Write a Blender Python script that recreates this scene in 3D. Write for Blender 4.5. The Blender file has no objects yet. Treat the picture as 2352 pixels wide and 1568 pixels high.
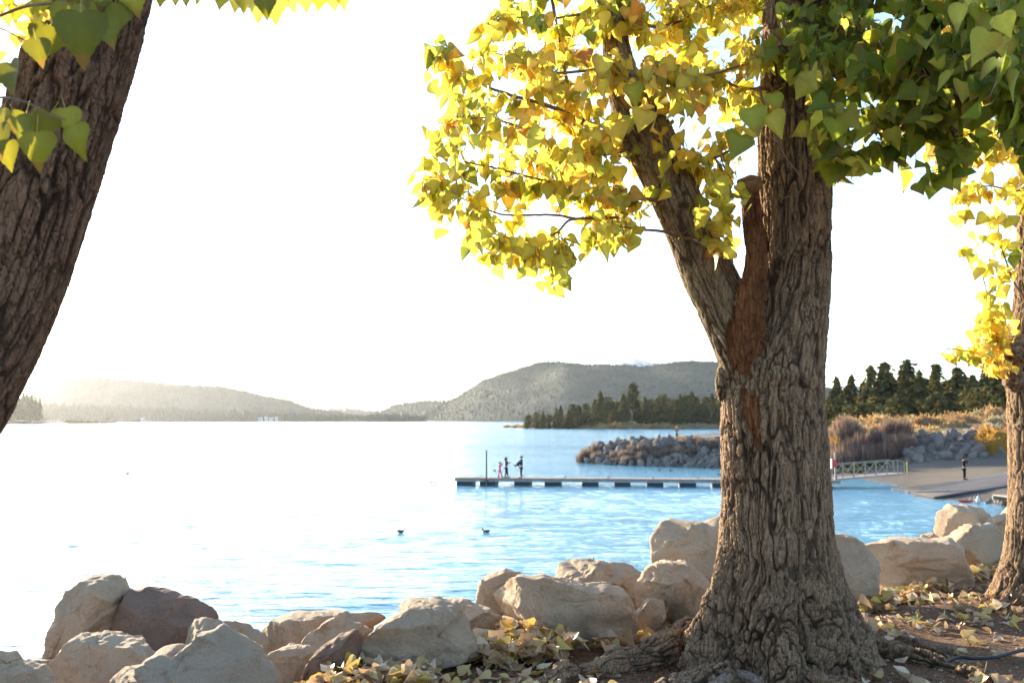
import bpy, math, random
import numpy as np
from mathutils import Vector, Matrix
random.seed(7); RS = np.random.RandomState(11)
S = bpy.context.scene; C = S.collection
R = math.radians
# ---------------------------------------------------------------- camera, light, exposure
CAMZ = 5.2; FPX = 2285.0; HOR = 963.0; CX, CY = 1176.0, 784.0
PITCH = math.atan((HOR - CY) / FPX)
SUN_AZ, SUN_EL = -34.0, 11.0
cam_d = bpy.data.cameras.new('camera'); cam = bpy.data.objects.new('camera', cam_d); C.objects.link(cam)
cam.location = (0, 0, CAMZ); cam.rotation_euler = (R(90) + PITCH, 0, 0)
cam_d.sensor_width = 36; cam_d.lens = 36 * FPX / 2352; cam_d.clip_start = .05; cam_d.clip_end = 60000
cam_d.dof.use_dof = True; cam_d.dof.focus_distance = 6.6; cam_d.dof.aperture_fstop = 4.0
S.camera = cam
W = bpy.data.worlds.new('World'); S.world = W; W.use_nodes = True
wn = W.node_tree; bgn = wn.nodes['Background']
sky = wn.nodes.new('ShaderNodeTexSky'); sky.sky_type = 'NISHITA'; sky.sun_disc = False
sky.sun_elevation = R(SUN_EL); sky.sun_rotation = R(SUN_AZ); sky.altitude = 2000
sky.air_density = 1.0; sky.dust_density = 1.0; sky.ozone_density = 1.5
wn.links.new(sky.outputs[0], bgn.inputs[0]); bgn.inputs[1].default_value = 0.15
sl = bpy.data.lights.new('sun', 'SUN'); so = bpy.data.objects.new('sun', sl); C.objects.link(so)
sl.energy = 5.0; sl.angle = R(0.6); sl.color = (1, .86, .66)
sd = Vector((math.sin(R(SUN_AZ)) * math.cos(R(SUN_EL)), math.cos(R(SUN_AZ)) * math.cos(R(SUN_EL)), math.sin(R(SUN_EL))))
so.rotation_euler = sd.to_track_quat('Z', 'Y').to_euler()
so.location = (-30, 40, 30)
S.view_settings.view_transform = 'Standard'; S.view_settings.look = 'None'
S.view_settings.exposure = 1.93; S.view_settings.gamma = 1; S.view_settings.use_curve_mapping = False
S.render.engine = 'CYCLES'; S.cycles.use_denoising = True; S.cycles.max_bounces = 10
S.cycles.transparent_max_bounces = 12; S.cycles.transmission_bounces = 8; S.cycles.diffuse_bounces = 4
S.cycles.sample_clamp_indirect = 8; S.cycles.sample_clamp_direct = 0; S.cycles.volume_bounces = 1
S.cycles.caustics_reflective = False; S.cycles.caustics_refractive = False

# ---------------------------------------------------------------- geometry helpers
cp, sp = math.cos(PITCH), math.sin(PITCH)
def ray(u, v):
    x = (u - CX) / FPX; y = -(v - CY) / FPX
    return Vector((x, y * -sp + cp, y * cp + sp))          # not normalised
def P(u, v, Y):
    d = ray(u, v); return Vector((0, 0, CAMZ)) + d * (Y / d.y)
def G(u, v, z):
    d = ray(u, v); t = (z - CAMZ) / d.z; return Vector((0, 0, CAMZ)) + d * t
def proj(p):
    p = np.asarray(p, float); x, y, z = p[..., 0], p[..., 1], p[..., 2] - CAMZ
    f = y * cp + z * sp; up = -y * sp + z * cp
    return CX + FPX * x / f, CY - FPX * up / f
def hsh(i, j, k, s):
    h = (i * 374761393 + j * 668265263 + k * 2147483647 + s * 1274126177) & 0xFFFFFFFF
    h = ((h ^ (h >> 13)) * 1274126177) & 0xFFFFFFFF
    return ((h ^ (h >> 16)) & 0xFFFFFF) / 16777215.0
def vnoise(p, s=0):
    p = np.asarray(p, float); f = np.floor(p); t = p - f; f = f.astype(np.int64)
    t = t * t * t * (t * (t * 6 - 15) + 10); r = 0
    for a in (0, 1):
        wa = t[:, 0] if a else 1 - t[:, 0]
        for b in (0, 1):
            wb = wa * (t[:, 1] if b else 1 - t[:, 1])
            for c in (0, 1):
                r = r + wb * (t[:, 2] if c else 1 - t[:, 2]) * hsh(f[:, 0] + a, f[:, 1] + b, f[:, 2] + c, s)
    return r * 2 - 1
def fbm(p, o=4, s=0, g=.5):
    p = np.asarray(p, float); r = 0; a = 1; n = 0
    for i in range(o):
        r = r + a * vnoise(p * 2.03 ** i + i * 17.3, s + i); n += a; a *= g
    return r / n
def voro(p, s=0):
    p = np.asarray(p, float); f = np.floor(p).astype(np.int64)
    d1 = np.full(len(p), 9.); d2 = np.full(len(p), 9.)
    for a in (-1, 0, 1):
        for b in (-1, 0, 1):
            for c in (-1, 0, 1):
                i, j, k = f[:, 0] + a, f[:, 1] + b, f[:, 2] + c
                d = (i + hsh(i, j, k, s) - p[:, 0]) ** 2 + (j + hsh(i, j, k, s + 1) - p[:, 1]) ** 2 + (k + hsh(i, j, k, s + 2) - p[:, 2]) ** 2
                m = d < d1; d2 = np.where(m, d1, np.minimum(d2, d)); d1 = np.where(m, d, d1)
    return np.sqrt(d1), np.sqrt(d2)
def sstep(a, b, x):
    t = np.clip((x - a) / (b - a), 0, 1); return t * t * (3 - 2 * t)
def mk(name, V, F, mats=(), midx=None, col=None, smooth=True, fl=None):
    """mesh from numpy vertices and faces (one array of tris or quads, or a list of such arrays)"""
    V = np.asarray(V, np.float32); F = F if isinstance(F, (list, tuple)) else [F]
    F = [np.asarray(f, np.int32) for f in F if len(f)]
    me = bpy.data.meshes.new(name); me.vertices.add(len(V)); me.vertices.foreach_set('co', V.ravel())
    tot = np.concatenate([np.full(len(f), f.shape[1], np.int32) for f in F]); lv = np.concatenate([f.ravel() for f in F])
    me.loops.add(len(lv)); me.loops.foreach_set('vertex_index', lv)
    me.polygons.add(len(tot)); st = np.concatenate([[0], np.cumsum(tot)[:-1]]).astype(np.int32)
    me.polygons.foreach_set('loop_start', st); me.polygons.foreach_set('loop_total', tot)
    for m in mats: me.materials.append(m)
    if midx is not None: me.polygons.foreach_set('material_index', np.asarray(midx, np.int32))
    me.update(calc_edges=True)
    me.polygons.foreach_set('use_smooth', np.full(len(tot), smooth))
    if col is not None:
        a = me.color_attributes.new('tint', 'FLOAT_COLOR', 'POINT'); c = np.ones((len(V), 4), np.float32); c[:, :3] = col
        a.data.foreach_set('color', c.ravel())
    if fl is not None:
        for k, x in fl.items():
            a = me.attributes.new(k, 'FLOAT', 'POINT'); a.data.foreach_set('value', np.asarray(x, np.float32))
    me.validate(); return me
def link(name, me, parent=None, loc=None, rot=None, scale=None):
    o = bpy.data.objects.new(name, me); C.objects.link(o)
    if parent: o.parent = parent
    if loc is not None: o.location = loc
    if rot is not None: o.rotation_euler = rot
    if scale is not None: o.scale = scale if hasattr(scale, '__len__') else (scale,) * 3
    return o
def tag(o, label=None, cat=None, group=None, kind=None):
    if label: o['label'] = label
    if cat: o['category'] = cat
    if group: o['group'] = group
    if kind: o['kind'] = kind
    return o
def thing(name, loc, label, cat, group=None, rz=0):
    o = bpy.data.objects.new(name, None); C.objects.link(o); o.location = loc; o.rotation_euler = (0, 0, rz)
    o.empty_display_size = .2
    return tag(o, label, cat, group)
def copy_thing(src, **k):
    o = src.copy(); C.objects.link(o)
    for ch in src.children:
        c = ch.copy(); C.objects.link(c); c.parent = o
        for g in ch.children:
            d = g.copy(); C.objects.link(d); d.parent = c
    for a, b in k.items():
        if a in ('label', 'group'): o[a] = b
        else: setattr(o, a, b)
    return o
def box(c, s, rz=0):
    x, y, z = [a / 2 for a in s]
    V = np.array([[i, j, k] for i in (-x, x) for j in (-y, y) for k in (-z, z)], float)
    if rz: co, si = math.cos(rz), math.sin(rz); V[:, :2] = V[:, :2] @ np.array([[co, si], [-si, co]])
    return V + np.array(c), np.array([[0, 1, 3, 2], [4, 6, 7, 5], [0, 4, 5, 1], [2, 3, 7, 6], [0, 2, 6, 4], [1, 5, 7, 3]])
def tube(pts, rad, n=8, cap=True):
    pts = np.asarray(pts, float); rad = np.ones(len(pts)) * rad if np.isscalar(rad) else np.asarray(rad, float)
    T = np.gradient(pts, axis=0); T /= np.linalg.norm(T, axis=1)[:, None] + 1e-9
    e = np.cross(T[0], [0.13, .9, .31]); 
    if np.linalg.norm(e) < .1: e = np.cross(T[0], [1, 0, 0])
    V = []; a = np.arange(n) * 2 * np.pi / n
    for i in range(len(pts)):
        e = e - T[i] * e.dot(T[i]); e /= np.linalg.norm(e) + 1e-9; f = np.cross(T[i], e)
        V.append(pts[i] + rad[i] * (np.cos(a)[:, None] * e + np.sin(a)[:, None] * f))
    V = np.concatenate(V); F = []
    j = np.arange(n); k = (j + 1) % n
    for i in range(len(pts) - 1): F.append(np.stack([i * n + j, i * n + k, (i + 1) * n + k, (i + 1) * n + j], 1))
    F = np.concatenate(F)
    if cap:
        V = np.concatenate([V, [pts[0], pts[-1]]]); m = len(V)
        c1 = np.stack([k, j, np.full(n, m - 2), np.full(n, m - 2)], 1); c2 = np.stack([(len(pts) - 1) * n + j, (len(pts) - 1) * n + k, np.full(n, m - 1), np.full(n, m - 1)], 1)
        return V, F, np.concatenate([c1, c2])[:, :3]
    return V, F, np.zeros((0, 3), int)
class MB:
    def __init__(s): s.V = []; s.Q = []; s.T = []; s.n = 0; s.c = []
    def add(s, V, Q=None, T=None, col=None):
        V = np.asarray(V, float); s.V.append(V)
        if Q is not None and len(Q): s.Q.append(np.asarray(Q) + s.n)
        if T is not None and len(T): s.T.append(np.asarray(T) + s.n)
        if col is not None: s.c.append(np.ones((len(V), 3)) * col)
        s.n += len(V); return s
    def box(s, c, sz, rz=0, col=None): V, Q = box(c, sz, rz); return s.add(V, Q, None, col)
    def tube(s, pts, r, n=8, col=None, cap=True): V, Q, T = tube(pts, r, n, cap); return s.add(V, Q, T, col)
    def mesh(s, name, mat, smooth=False):
        F = ([np.concatenate(s.Q)] if s.Q else []) + ([np.concatenate(s.T)] if s.T else [])
        return mk(name, np.concatenate(s.V), F, [mat] if not isinstance(mat, (list, tuple)) else mat, smooth=smooth, col=np.concatenate(s.c) if s.c else None)
    def obj(s, name, mat, parent=None, smooth=False, **k): return link(name, s.mesh(name, mat, smooth), parent, **k)
def spline(pts, n):
    """Catmull-Rom through rows of pts, n samples"""
    p = np.asarray(pts, float); p = np.concatenate([[2 * p[0] - p[1]], p, [2 * p[-1] - p[-2]]])
    t = np.linspace(0, len(p) - 3 - 1e-6, n); i = t.astype(int); f = (t - i)[:, None]
    a, b, c, d = p[i], p[i + 1], p[i + 2], p[i + 3]
    return .5 * (2 * b + (c - a) * f + (2 * a - 5 * b + 4 * c - d) * f ** 2 + (3 * b - a - 3 * c + d) * f ** 3)

# ---------------------------------------------------------------- materials
class NT:
    def __init__(s, name):
        s.m = bpy.data.materials.new(name); s.m.use_nodes = True; s.t = s.m.node_tree; s.t.nodes.clear()
        s.out = s.n('OutputMaterial')
    def n(s, typ, **k):
        x = s.t.nodes.new('ShaderNode' + typ)
        for a, b in k.items():
            if hasattr(x, a): setattr(x, a, b)
        return x
    def l(s, a, b): s.t.links.new(a, b)
    def set(s, sock, v):
        if hasattr(v, 'is_output'): s.l(v, sock)
        else: sock.default_value = v if not isinstance(v, tuple) or len(v) != 3 or sock.type != 'RGBA' else (*v, 1)
    def noise(s, scale, detail=5, rough=.6, vec=None, dist=0):
        x = s.n('TexNoise'); s.set(x.inputs['Scale'], scale); x.inputs['Detail'].default_value = detail
        x.inputs['Roughness'].default_value = rough; x.inputs['Distortion'].default_value = dist
        if vec is not None: s.l(vec, x.inputs['Vector'])
        return x.outputs[0]
    def voro(s, scale, feature='F1', vec=None):
        x = s.n('TexVoronoi', feature=feature); x.inputs['Scale'].default_value = scale
        if vec is not None: s.l(vec, x.inputs['Vector'])
        return x.outputs[0]
    def co(s, kind='Object', scale=None):
        x = s.n('TexCoord').outputs[kind]
        if kind == 'Position': pass
        if scale:
            m = s.n('Mapping'); s.l(x, m.inputs[0]); m.inputs['Scale'].default_value = scale; return m.outputs[0]
        return x
    def pos(s, scale=(1, 1, 1), rz=0):
        g = s.n('NewGeometry').outputs['Position']; m = s.n('Mapping'); s.l(g, m.inputs[0]); m.inputs['Scale'].default_value = scale; m.inputs['Rotation'].default_value = (0, 0, rz); return m.outputs[0]
    def ramp(s, fac, stops):
        x = s.n('ValToRGB'); s.l(fac, x.inputs[0]); e = x.color_ramp.elements
        while len(e) < len(stops): e.new(.5)
        for i, (p, c) in enumerate(stops): e[i].position = p; e[i].color = (*c, 1) if hasattr(c, '__len__') else (c, c, c, 1)
        return x.outputs[0]
    def mix(s, f, a, b, mode='MIX'):
        x = s.n('Mix'); x.data_type = 'RGBA'; x.blend_type = mode; s.set(x.inputs[0], f); s.set(x.inputs[6], a); s.set(x.inputs[7], b); return x.outputs[2]
    def math(s, op, a, b=0.): 
        x = s.n('Math', operation=op); s.set(x.inputs[0], a); s.set(x.inputs[1], b); return x.outputs[0]
    def bump(s, h, strength=.5, dist=.02, prev=None):
        x = s.n('Bump'); s.set(x.inputs['Strength'], strength); x.inputs['Distance'].default_value = dist; s.l(h, x.inputs['Height'])
        if prev is not None: s.l(prev, x.inputs['Normal'])
        return x.outputs[0]
    def attr(s, name, out=0): x = s.n('Attribute', attribute_name=name); return x.outputs[out]
    def bsdf(s, col, rough=.8, spec=.3, normal=None, **k):
        x = s.n('BsdfPrincipled'); s.set(x.inputs['Base Color'], col); s.set(x.inputs['Roughness'], rough); s.set(x.inputs['Specular IOR Level'], spec)
        if normal is not None: s.l(normal, x.inputs['Normal'])
        for a, b in k.items(): s.set(x.inputs[a.replace('_', ' ')], b)
        return x.outputs[0]
    def end(s, sh): s.l(sh, s.out.inputs[0]); return s.m
def plain(name, col, rough=.7, spec=.3, var=.12, scale=6., bump=0, metal=0):
    t = NT(name); n = t.noise(scale, 4, .6, t.co())
    c = t.mix(t.ramp(n, [(.3, 0.), (.7, 1.)]), tuple(x * (1 - var) for x in col), tuple(min(1, x * (1 + var)) for x in col))
    nm = t.bump(t.noise(scale * 4, 3, .6, t.co()), .4, bump) if bump else None
    return t.end(t.bsdf(c, rough, spec, nm, Metallic=metal))
def mat_bark(name, dark, light, scale=1.):
    t = NT(name); o = t.pos(); f = t.attr('furrow', 2)
    f2 = t.math('ADD', f, t.math('MULTIPLY', t.math('SUBTRACT', t.noise(22 * scale, 6, .7, t.pos((1, 1, .35))), .5), .7))
    c = t.mix(t.ramp(f2, [(.1, 0.), (.9, 1.)]), dark, light)
    c = t.mix(t.ramp(t.noise(3.1, 4, .6, o), [(.35, 0.), (.7, .55)]), c, tuple(x * .62 for x in light))
    c = t.mix(t.math('MULTIPLY', t.ramp(t.noise(7, 5, .65, o), [(.55, 0.), (.75, 1.)]), .55), c, (light[0] * 1.35, light[1] * 1.3, light[2] * 1.25))
    sc = t.attr('scar', 2); dw = t.ramp(t.noise(34, 7, .7, t.pos((1, 1, .14)), .3), [(.25, (.07, .028, .012)), (.5, (.31, .125, .05)), (.78, (.50, .25, .12))]); c = t.mix(sc, c, dw)
    wp = t.mix(.06, t.pos((1, 1, .2)), t.noise(9, 3, .6, o)); ck = t.ramp(t.voro(34 * scale, 'DISTANCE_TO_EDGE', wp), [(.0, 0.), (.09, 1.)]); ck2 = t.ramp(t.voro(80 * scale, 'DISTANCE_TO_EDGE', t.mix(.04, t.pos((1, 1, .4)), t.noise(30, 3, .6, o))), [(.0, 0.), (.10, 1.)])
    c = t.mix(t.math('MULTIPLY', t.math('SUBTRACT', 1., t.math('MULTIPLY', ck, t.math('ADD', t.math('MULTIPLY', ck2, .5), .5))), .55), c, dark)
    h = t.math('ADD', t.math('ADD', t.math('MULTIPLY', t.math('ADD', ck, t.math('MULTIPLY', ck2, .4)), .5), t.noise(70 * scale, 8, .75, t.pos((1, 1, .25)))), t.math('MULTIPLY', t.noise(160 * scale, 4, .7, o), .5))
    nm = t.bump(h, 1., .018)
    return t.end(t.bsdf(c, .9, .15, nm))
M = {}
M['bark'] = mat_bark('bark_cottonwood', (.045, .026, .015), (.56, .36, .21))
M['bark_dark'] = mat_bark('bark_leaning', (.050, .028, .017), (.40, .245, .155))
M['bark_pale'] = mat_bark('bark_limb', (.075, .043, .022), (.56, .39, .22), 1.3)
t = NT('dead_wood'); o = t.pos((1, 1, .12))
c = t.ramp(t.noise(30, 7, .7, o), [(.25, (.05, .022, .010)), (.5, (.27, .105, .04)), (.78, (.42, .21, .09))])
M['deadwood'] = t.end(t.bsdf(c, .8, .2, t.bump(t.noise(45, 6, .7, o), .9, .012)))
t = NT('cut_wood'); c = t.ramp(t.noise(16, 5, .7, t.co()), [(.3, (.12, .05, .02)), (.7, (.38, .21, .10))]); M['cutwood'] = t.end(t.bsdf(c, .85, .2, t.bump(t.noise(60, 5, .7, t.co()), .7, .01)))
M['twig'] = plain('twig_bark', (.20, .12, .07), .75, .3, .3, 20)
def mat_rock(name, a, b, stain, s=1.):
    t = NT(name); o = t.pos(); oi = t.n('ObjectInfo').outputs['Random']
    sv = t.n('VectorMath', operation='ADD'); t.l(o, sv.inputs[0]); cb = t.n('CombineXYZ'); t.l(t.math('MULTIPLY', oi, 40.), cb.inputs[0]); t.l(cb.outputs[0], sv.inputs[1]); v = sv.outputs[0]
    c = t.mix(t.ramp(t.noise(2.2 * s, 6, .6, v), [(.35, 0.), (.65, 1.)]), a, b)
    c = t.mix(t.ramp(t.noise(5 * s, 7, .72, v, .6), [(.55, 0.), (.72, .85)]), c, stain)
    c = t.mix(t.ramp(t.noise(60 * s, 4, .8, v), [(.3, .35), (.62, 0.)]), c, tuple(x * .42 for x in a))
    c = t.mix(t.ramp(t.noise(38 * s, 3, .7, v), [(.62, 0.), (.8, .5)]), c, tuple(min(1, x * 1.5) for x in b))
    cr = t.ramp(t.voro(2.3 * s, 'DISTANCE_TO_EDGE', None if 0 else t.mix(.22, v, t.n('TexNoise').outputs[1])), [(0., 0.), (.012, 1.)])
    c = t.mix(t.math('MULTIPLY', t.math('SUBTRACT', 1., cr), .18), c, tuple(x * .35 for x in a))
    c = t.mix(.5, c, t.ramp(oi, [(0., (.80, .77, .74)), (1., (1.12, 1.05, .96))]), 'MULTIPLY')
    h = t.math('ADD', t.noise(14 * s, 9, .78, v), t.math('MULTIPLY', t.noise(90 * s, 6, .75, v), .6))
    nm = t.bump(h, 1., .045); nm = t.bump(cr, .25, .006, nm)
    return t.end(t.bsdf(c, .88, .2, nm))
M['rock'] = mat_rock('sandstone', (.66, .49, .33), (.78, .61, .43), (.46, .24, .10))
M['rock_dark'] = mat_rock('brown_stone', (.33, .20, .135), (.46, .31, .22), (.17, .10, .075))
M['rock_far'] = mat_rock('riprap_stone', (.17, .14, .125), (.30, .25, .22), (.14, .09, .065), .35)
def mat_leaf(name, k=.5, sp=.35):
    t = NT(name); a = t.attr('tint', 0); o = t.pos()
    c = t.mix(t.ramp(t.noise(55, 3, .6, o), [(.3, 0.), (.8, .4)]), a, t.mix(1., a, (.72, .62, .5), 'MULTIPLY'))
    fr = t.bsdf(c, .45, sp)
    tr = t.n('BsdfTranslucent'); t.l(t.mix(1., c, (1.15, 1.12, .9), 'MULTIPLY'), tr.inputs[0])
    mx = t.n('MixShader'); mx.inputs[0].default_value = k; t.l(fr, mx.inputs[1]); t.l(tr.outputs[0], mx.inputs[2])
    return t.end(mx.outputs[0])
M['leaf'] = mat_leaf('leaf_blade', .62)
M['leafshade'] = mat_leaf('leaf_blade_shaded', .45)  # less translucent copy of the leaf material, standing in for shaded leaves
M['conifer'] = mat_leaf('distant_conifer', .0, 0.)
M['dryleaf'] = mat_leaf('fallen_leaf_blade', .25)
M['needle'] = mat_leaf('conifer_needles', .4, 0.)
M['brush'] = mat_leaf('brush_twigs', .35, 0.)
# soil
t = NT('soil'); o = t.pos()
c = t.ramp(t.noise(1.3, 8, .65, o), [(.3, (.24, .125, .060)), (.55, (.36, .21, .115)), (.75, (.47, .30, .18))])
c = t.mix(t.ramp(t.noise(45, 5, .8, o), [(.42, 1.), (.6, 0.)]), c, (.075, .042, .028))
c = t.mix(t.ramp(t.voro(30, 'F1', o), [(.08, .8), (.2, 0.)]), c, (.36, .26, .18))
far = t.ramp(t.noise(.11, 6, .6, o), [(.35, (.14, .115, .09)), (.65, (.22, .175, .125))])
sx = t.n('SeparateXYZ'); t.l(o, sx.inputs[0])
f = t.n('MapRange'); t.l(sx.outputs[1], f.inputs[0]); f.inputs[1].default_value = 16; f.inputs[2].default_value = 40
c = t.mix(f.outputs[0], c, far)
h = t.math('ADD', t.noise(18, 8, .75, o), t.math('MULTIPLY', t.noise(110, 4, .8, o), .4))
M['soil'] = t.end(t.bsdf(c, .95, .1, t.bump(h, .9, .03)))
# water
t = NT('lake_water')
def wv(sc, rz, s3, d=3, ro=.55): return t.noise(s3, d, ro, t.pos(sc, rz), .3)
h1 = wv((.22, 1, 1), R(8), 1.5); h2 = wv((.3, 1, 1), R(-12), 4., 4); h3 = wv((.5, 1, 1), R(35), .22, 2); h4 = wv((.7, 1, 1), R(5), 11, 3)
h = t.math('ADD', t.math('ADD', h1, t.math('MULTIPLY', h2, .55)), t.math('ADD', t.math('MULTIPLY', h3, 1.2), t.math('MULTIPLY', h4, .16)))
gust = t.ramp(t.noise(.03, 3, .5, t.pos((.25, 1, 1), R(-8))), [(.4, .55), (.62, 1.)])
nm = t.bump(h, gust, .24)
M['water'] = t.end(t.bsdf((.13, .34, .41), .08, .5, nm, IOR=1.33))
# ---------------------------------------------------------------- terrain
SHORE = np.array([(-300, -60), (-30, 6), (-12, 10), (-5, 12.2), (0, 13.2), (3, 16.2), (6, 20.3), (9, 25.5), (13, 31), (18, 40), (24, 51), (29.5, 60), (30, 63), (27.6, 66), (27.2, 70), (27.8, 74.5),
    (30.5, 80), (30.5, 87), (27, 97), (23.5, 106), (19, 110), (12, 114.5), (9, 119), (7.6, 125), (9, 133), (14, 150), (24, 170), (40, 182), (70, 190), (110, 235), (150, 300), (165, 380), (150, 450),
    (118, 528), (80, 545), (45, 541), (12, 585), (-19, 690), (0, 790), (60, 850), (200, 950), (900, 1600), (9000, 6000), (9000, -6000), (-300, -6000)], float)
def sdist(x, y):
    """signed distance to the waterline, positive on land"""
    d = np.full(x.shape, 1e9); ins = np.zeros(x.shape, bool); n = len(SHORE)
    for i in range(n):
        ax, ay = SHORE[i]; bx, by = SHORE[(i + 1) % n]; ex, ey = bx - ax, by - ay
        t = np.clip(((x - ax) * ex + (y - ay) * ey) / (ex * ex + ey * ey), 0, 1)
        d = np.minimum(d, np.hypot(x - ax - t * ex, y - ay - t * ey))
        c = ((ay > y) != (by > y)) & (x < (bx - ax) * (y - ay) / (by - ay + 1e-12) + ax); ins ^= c
    return np.where(ins, d, -d)
CTL = np.array([(0, 0, .80, 3.6), (3, 8, .80, 3.6), (-8, 4, .8, 3.6), (8, 10, .8, 3.65), (14, 20, .8, 3.7), (20, 32, .7, 3.4), (27, 46, .4, 2.6), (40, 40, .5, 3.8),
    (31, 64, .16, 1.3), (33, 74, .13, 1.5), (38, 70, .13, 1.7), (36, 84, .09, 1.1), (46, 76, .12, 1.9), (48, 86, .1, 1.4), (30, 93, .1, .9), (60, 70, .15, 2.6),
    (14, 122, .62, 2.55), (24, 116, .6, 2.6), (34, 130, .6, 2.6), (30, 150, .5, 2.55), (18, 135, .6, 2.5), (45, 112, .6, 3.3), (60, 118, .5, 3.7), (70, 150, .4, 4.6), (60, 175, .3, 3.6), (90, 160, .3, 6),
    (100, 200, .2, 7), (150, 260, .12, 11), (220, 300, .1, 16), (180, 380, .08, 9), (150, 500, .05, 3.5), (80, 580, .05, 3), (20, 650, .04, 1.2), (200, 700, .05, 8), (400, 400, .1, 25), (1500, 1500, .05, 50), (1500, 0, .05, 12)], float)
def ground_z(x, y, detail=True):
    x = np.asarray(x, float); y = np.asarray(y, float); sh = x.shape; x = x.ravel(); y = y.ravel()
    d = sdist(x, y); w = 0; hs = 0; ss = 0
    for cx, cy, s_, h_ in CTL:
        q = 1 / (((x - cx) ** 2 + (y - cy) ** 2) / (36 + .02 * (cx * cx + cy * cy)) + .02) ** 2
        w = w + q; hs = hs + q * h_; ss = ss + q * s_
    H = hs / w; s_ = ss / w
    yb = np.interp(x, [20, 25, 32, 45, 60, 90], [108, 104, 99, 95, 94, 90])
    bank = sstep(0, 9, y - yb) * sstep(24, 30, x)
    H = np.where((y > 60) & (y < 130) & (x > 24), H * (1 - bank) + np.maximum(H, 3.3) * bank, H)
    lowf = (1 - sstep(-6, 0, y - yb)) * sstep(76, 90, y) * sstep(24, 30, x); H = H * (1 - lowf) + np.minimum(H, 1.1) * lowf
    k = .25 + H * .12; t = np.clip(d, 0, None) * s_
    z = H * (1 - np.exp(-(t / H) ** 2.4 * 2.2)) ** .8
    z = np.where(d > 0, z, np.maximum(d * .45, -3))
    if detail:
        p = np.stack([x, y, x * 0], 1); r = np.hypot(x, y)
        z = z + np.where(d > 1, 1, .2) * (.05 * fbm(p * .8, 4, 3) + .018 * fbm(p * 5, 4, 5) * (r < 30)) + sstep(60, 400, r) * 1.0 * fbm(p * .02, 4, 9) * (d > 8)
    z = z - .95 * sstep(-1.0, -2.0, x) * 0 - .95 * sstep(1.05, 2.1, -x + .18 * (y - 6)) * sstep(3.5, 5, y) * (y < 12) * (z > 0)
    return z.reshape(sh)
def gz(x, y): return float(ground_z(np.array([x]), np.array([y]))[0])
ang = np.concatenate([np.linspace(-180, -36, 60)[:-1], np.linspace(-36, 36, 380)[:-1], np.linspace(36, 180, 60)])[:-1]
rad = np.concatenate([[.4, 1.5, 3], np.geomspace(4.5, 16, 150), np.geomspace(16.3, 260, 150), np.geomspace(268, 12500, 50)])
A, RR = np.meshgrid(np.radians(ang), rad); X, Y = RR * np.sin(A), RR * np.cos(A)
Z = ground_z(X, Y); nA, nR = len(ang), len(rad)
j = np.arange(nA); k = (j + 1) % nA
F = np.concatenate([np.stack([i * nA + j, i * nA + k, (i + 1) * nA + k, (i + 1) * nA + j], 1) for i in range(nR - 1)])[:, ::-1]
V = np.stack([X.ravel(), Y.ravel(), Z.ravel()], 1)
V = np.concatenate([V, [[0, 0, Z[0].mean()]]]); T0 = np.stack([j, k, np.full(nA, len(V) - 1)], 1)
tag(link('ground', mk('ground', V, [F, T0], [M['soil']])), kind='structure')
# water sheet



wa = np.radians(np.concatenate([[-180, -120, -80, -60], np.linspace(-40, 32, 520), [50, 80, 120]])); wr = np.concatenate([np.geomspace(3, 12, 6)[:-1], np.geomspace(12, 120, 460), np.geomspace(123, 12400, 40)])
A, RR = np.meshgrid(wa, wr); X, Y = RR * np.sin(A), RR * np.cos(A); x, y, r_ = X.ravel(), Y.ravel(), RR.ravel()
ex = lambda sx, sy, a, o, sd: fbm(np.stack([(x * math.cos(a) + y * math.sin(a)) * sx, (-x * math.sin(a) + y * math.cos(a)) * sy, x * 0 + sd], 1), o, sd)
wh = .040 * ex(.42, 1.9, .22, 3, 1) + .028 * ex(.30, 1.1, -.25, 3, 2) + .045 * ex(.06, .22, .1, 2, 3)
wh = wh * sstep(130, 60, r_) * sstep(-41, -36, np.degrees(A.ravel())) * sstep(33, 29, np.degrees(A.ravel()))
nA, nR = len(wa), len(wr); j = np.arange(nA); k = (j + 1) % nA
F = np.concatenate([np.stack([i * nA + j, i * nA + k, (i + 1) * nA + k, (i + 1) * nA + j], 1) for i in range(nR - 1)])[:, ::-1]
tag(link('water', mk('water', np.stack([x, y, wh], 1), F, [M['water']])), kind='structure')

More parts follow.
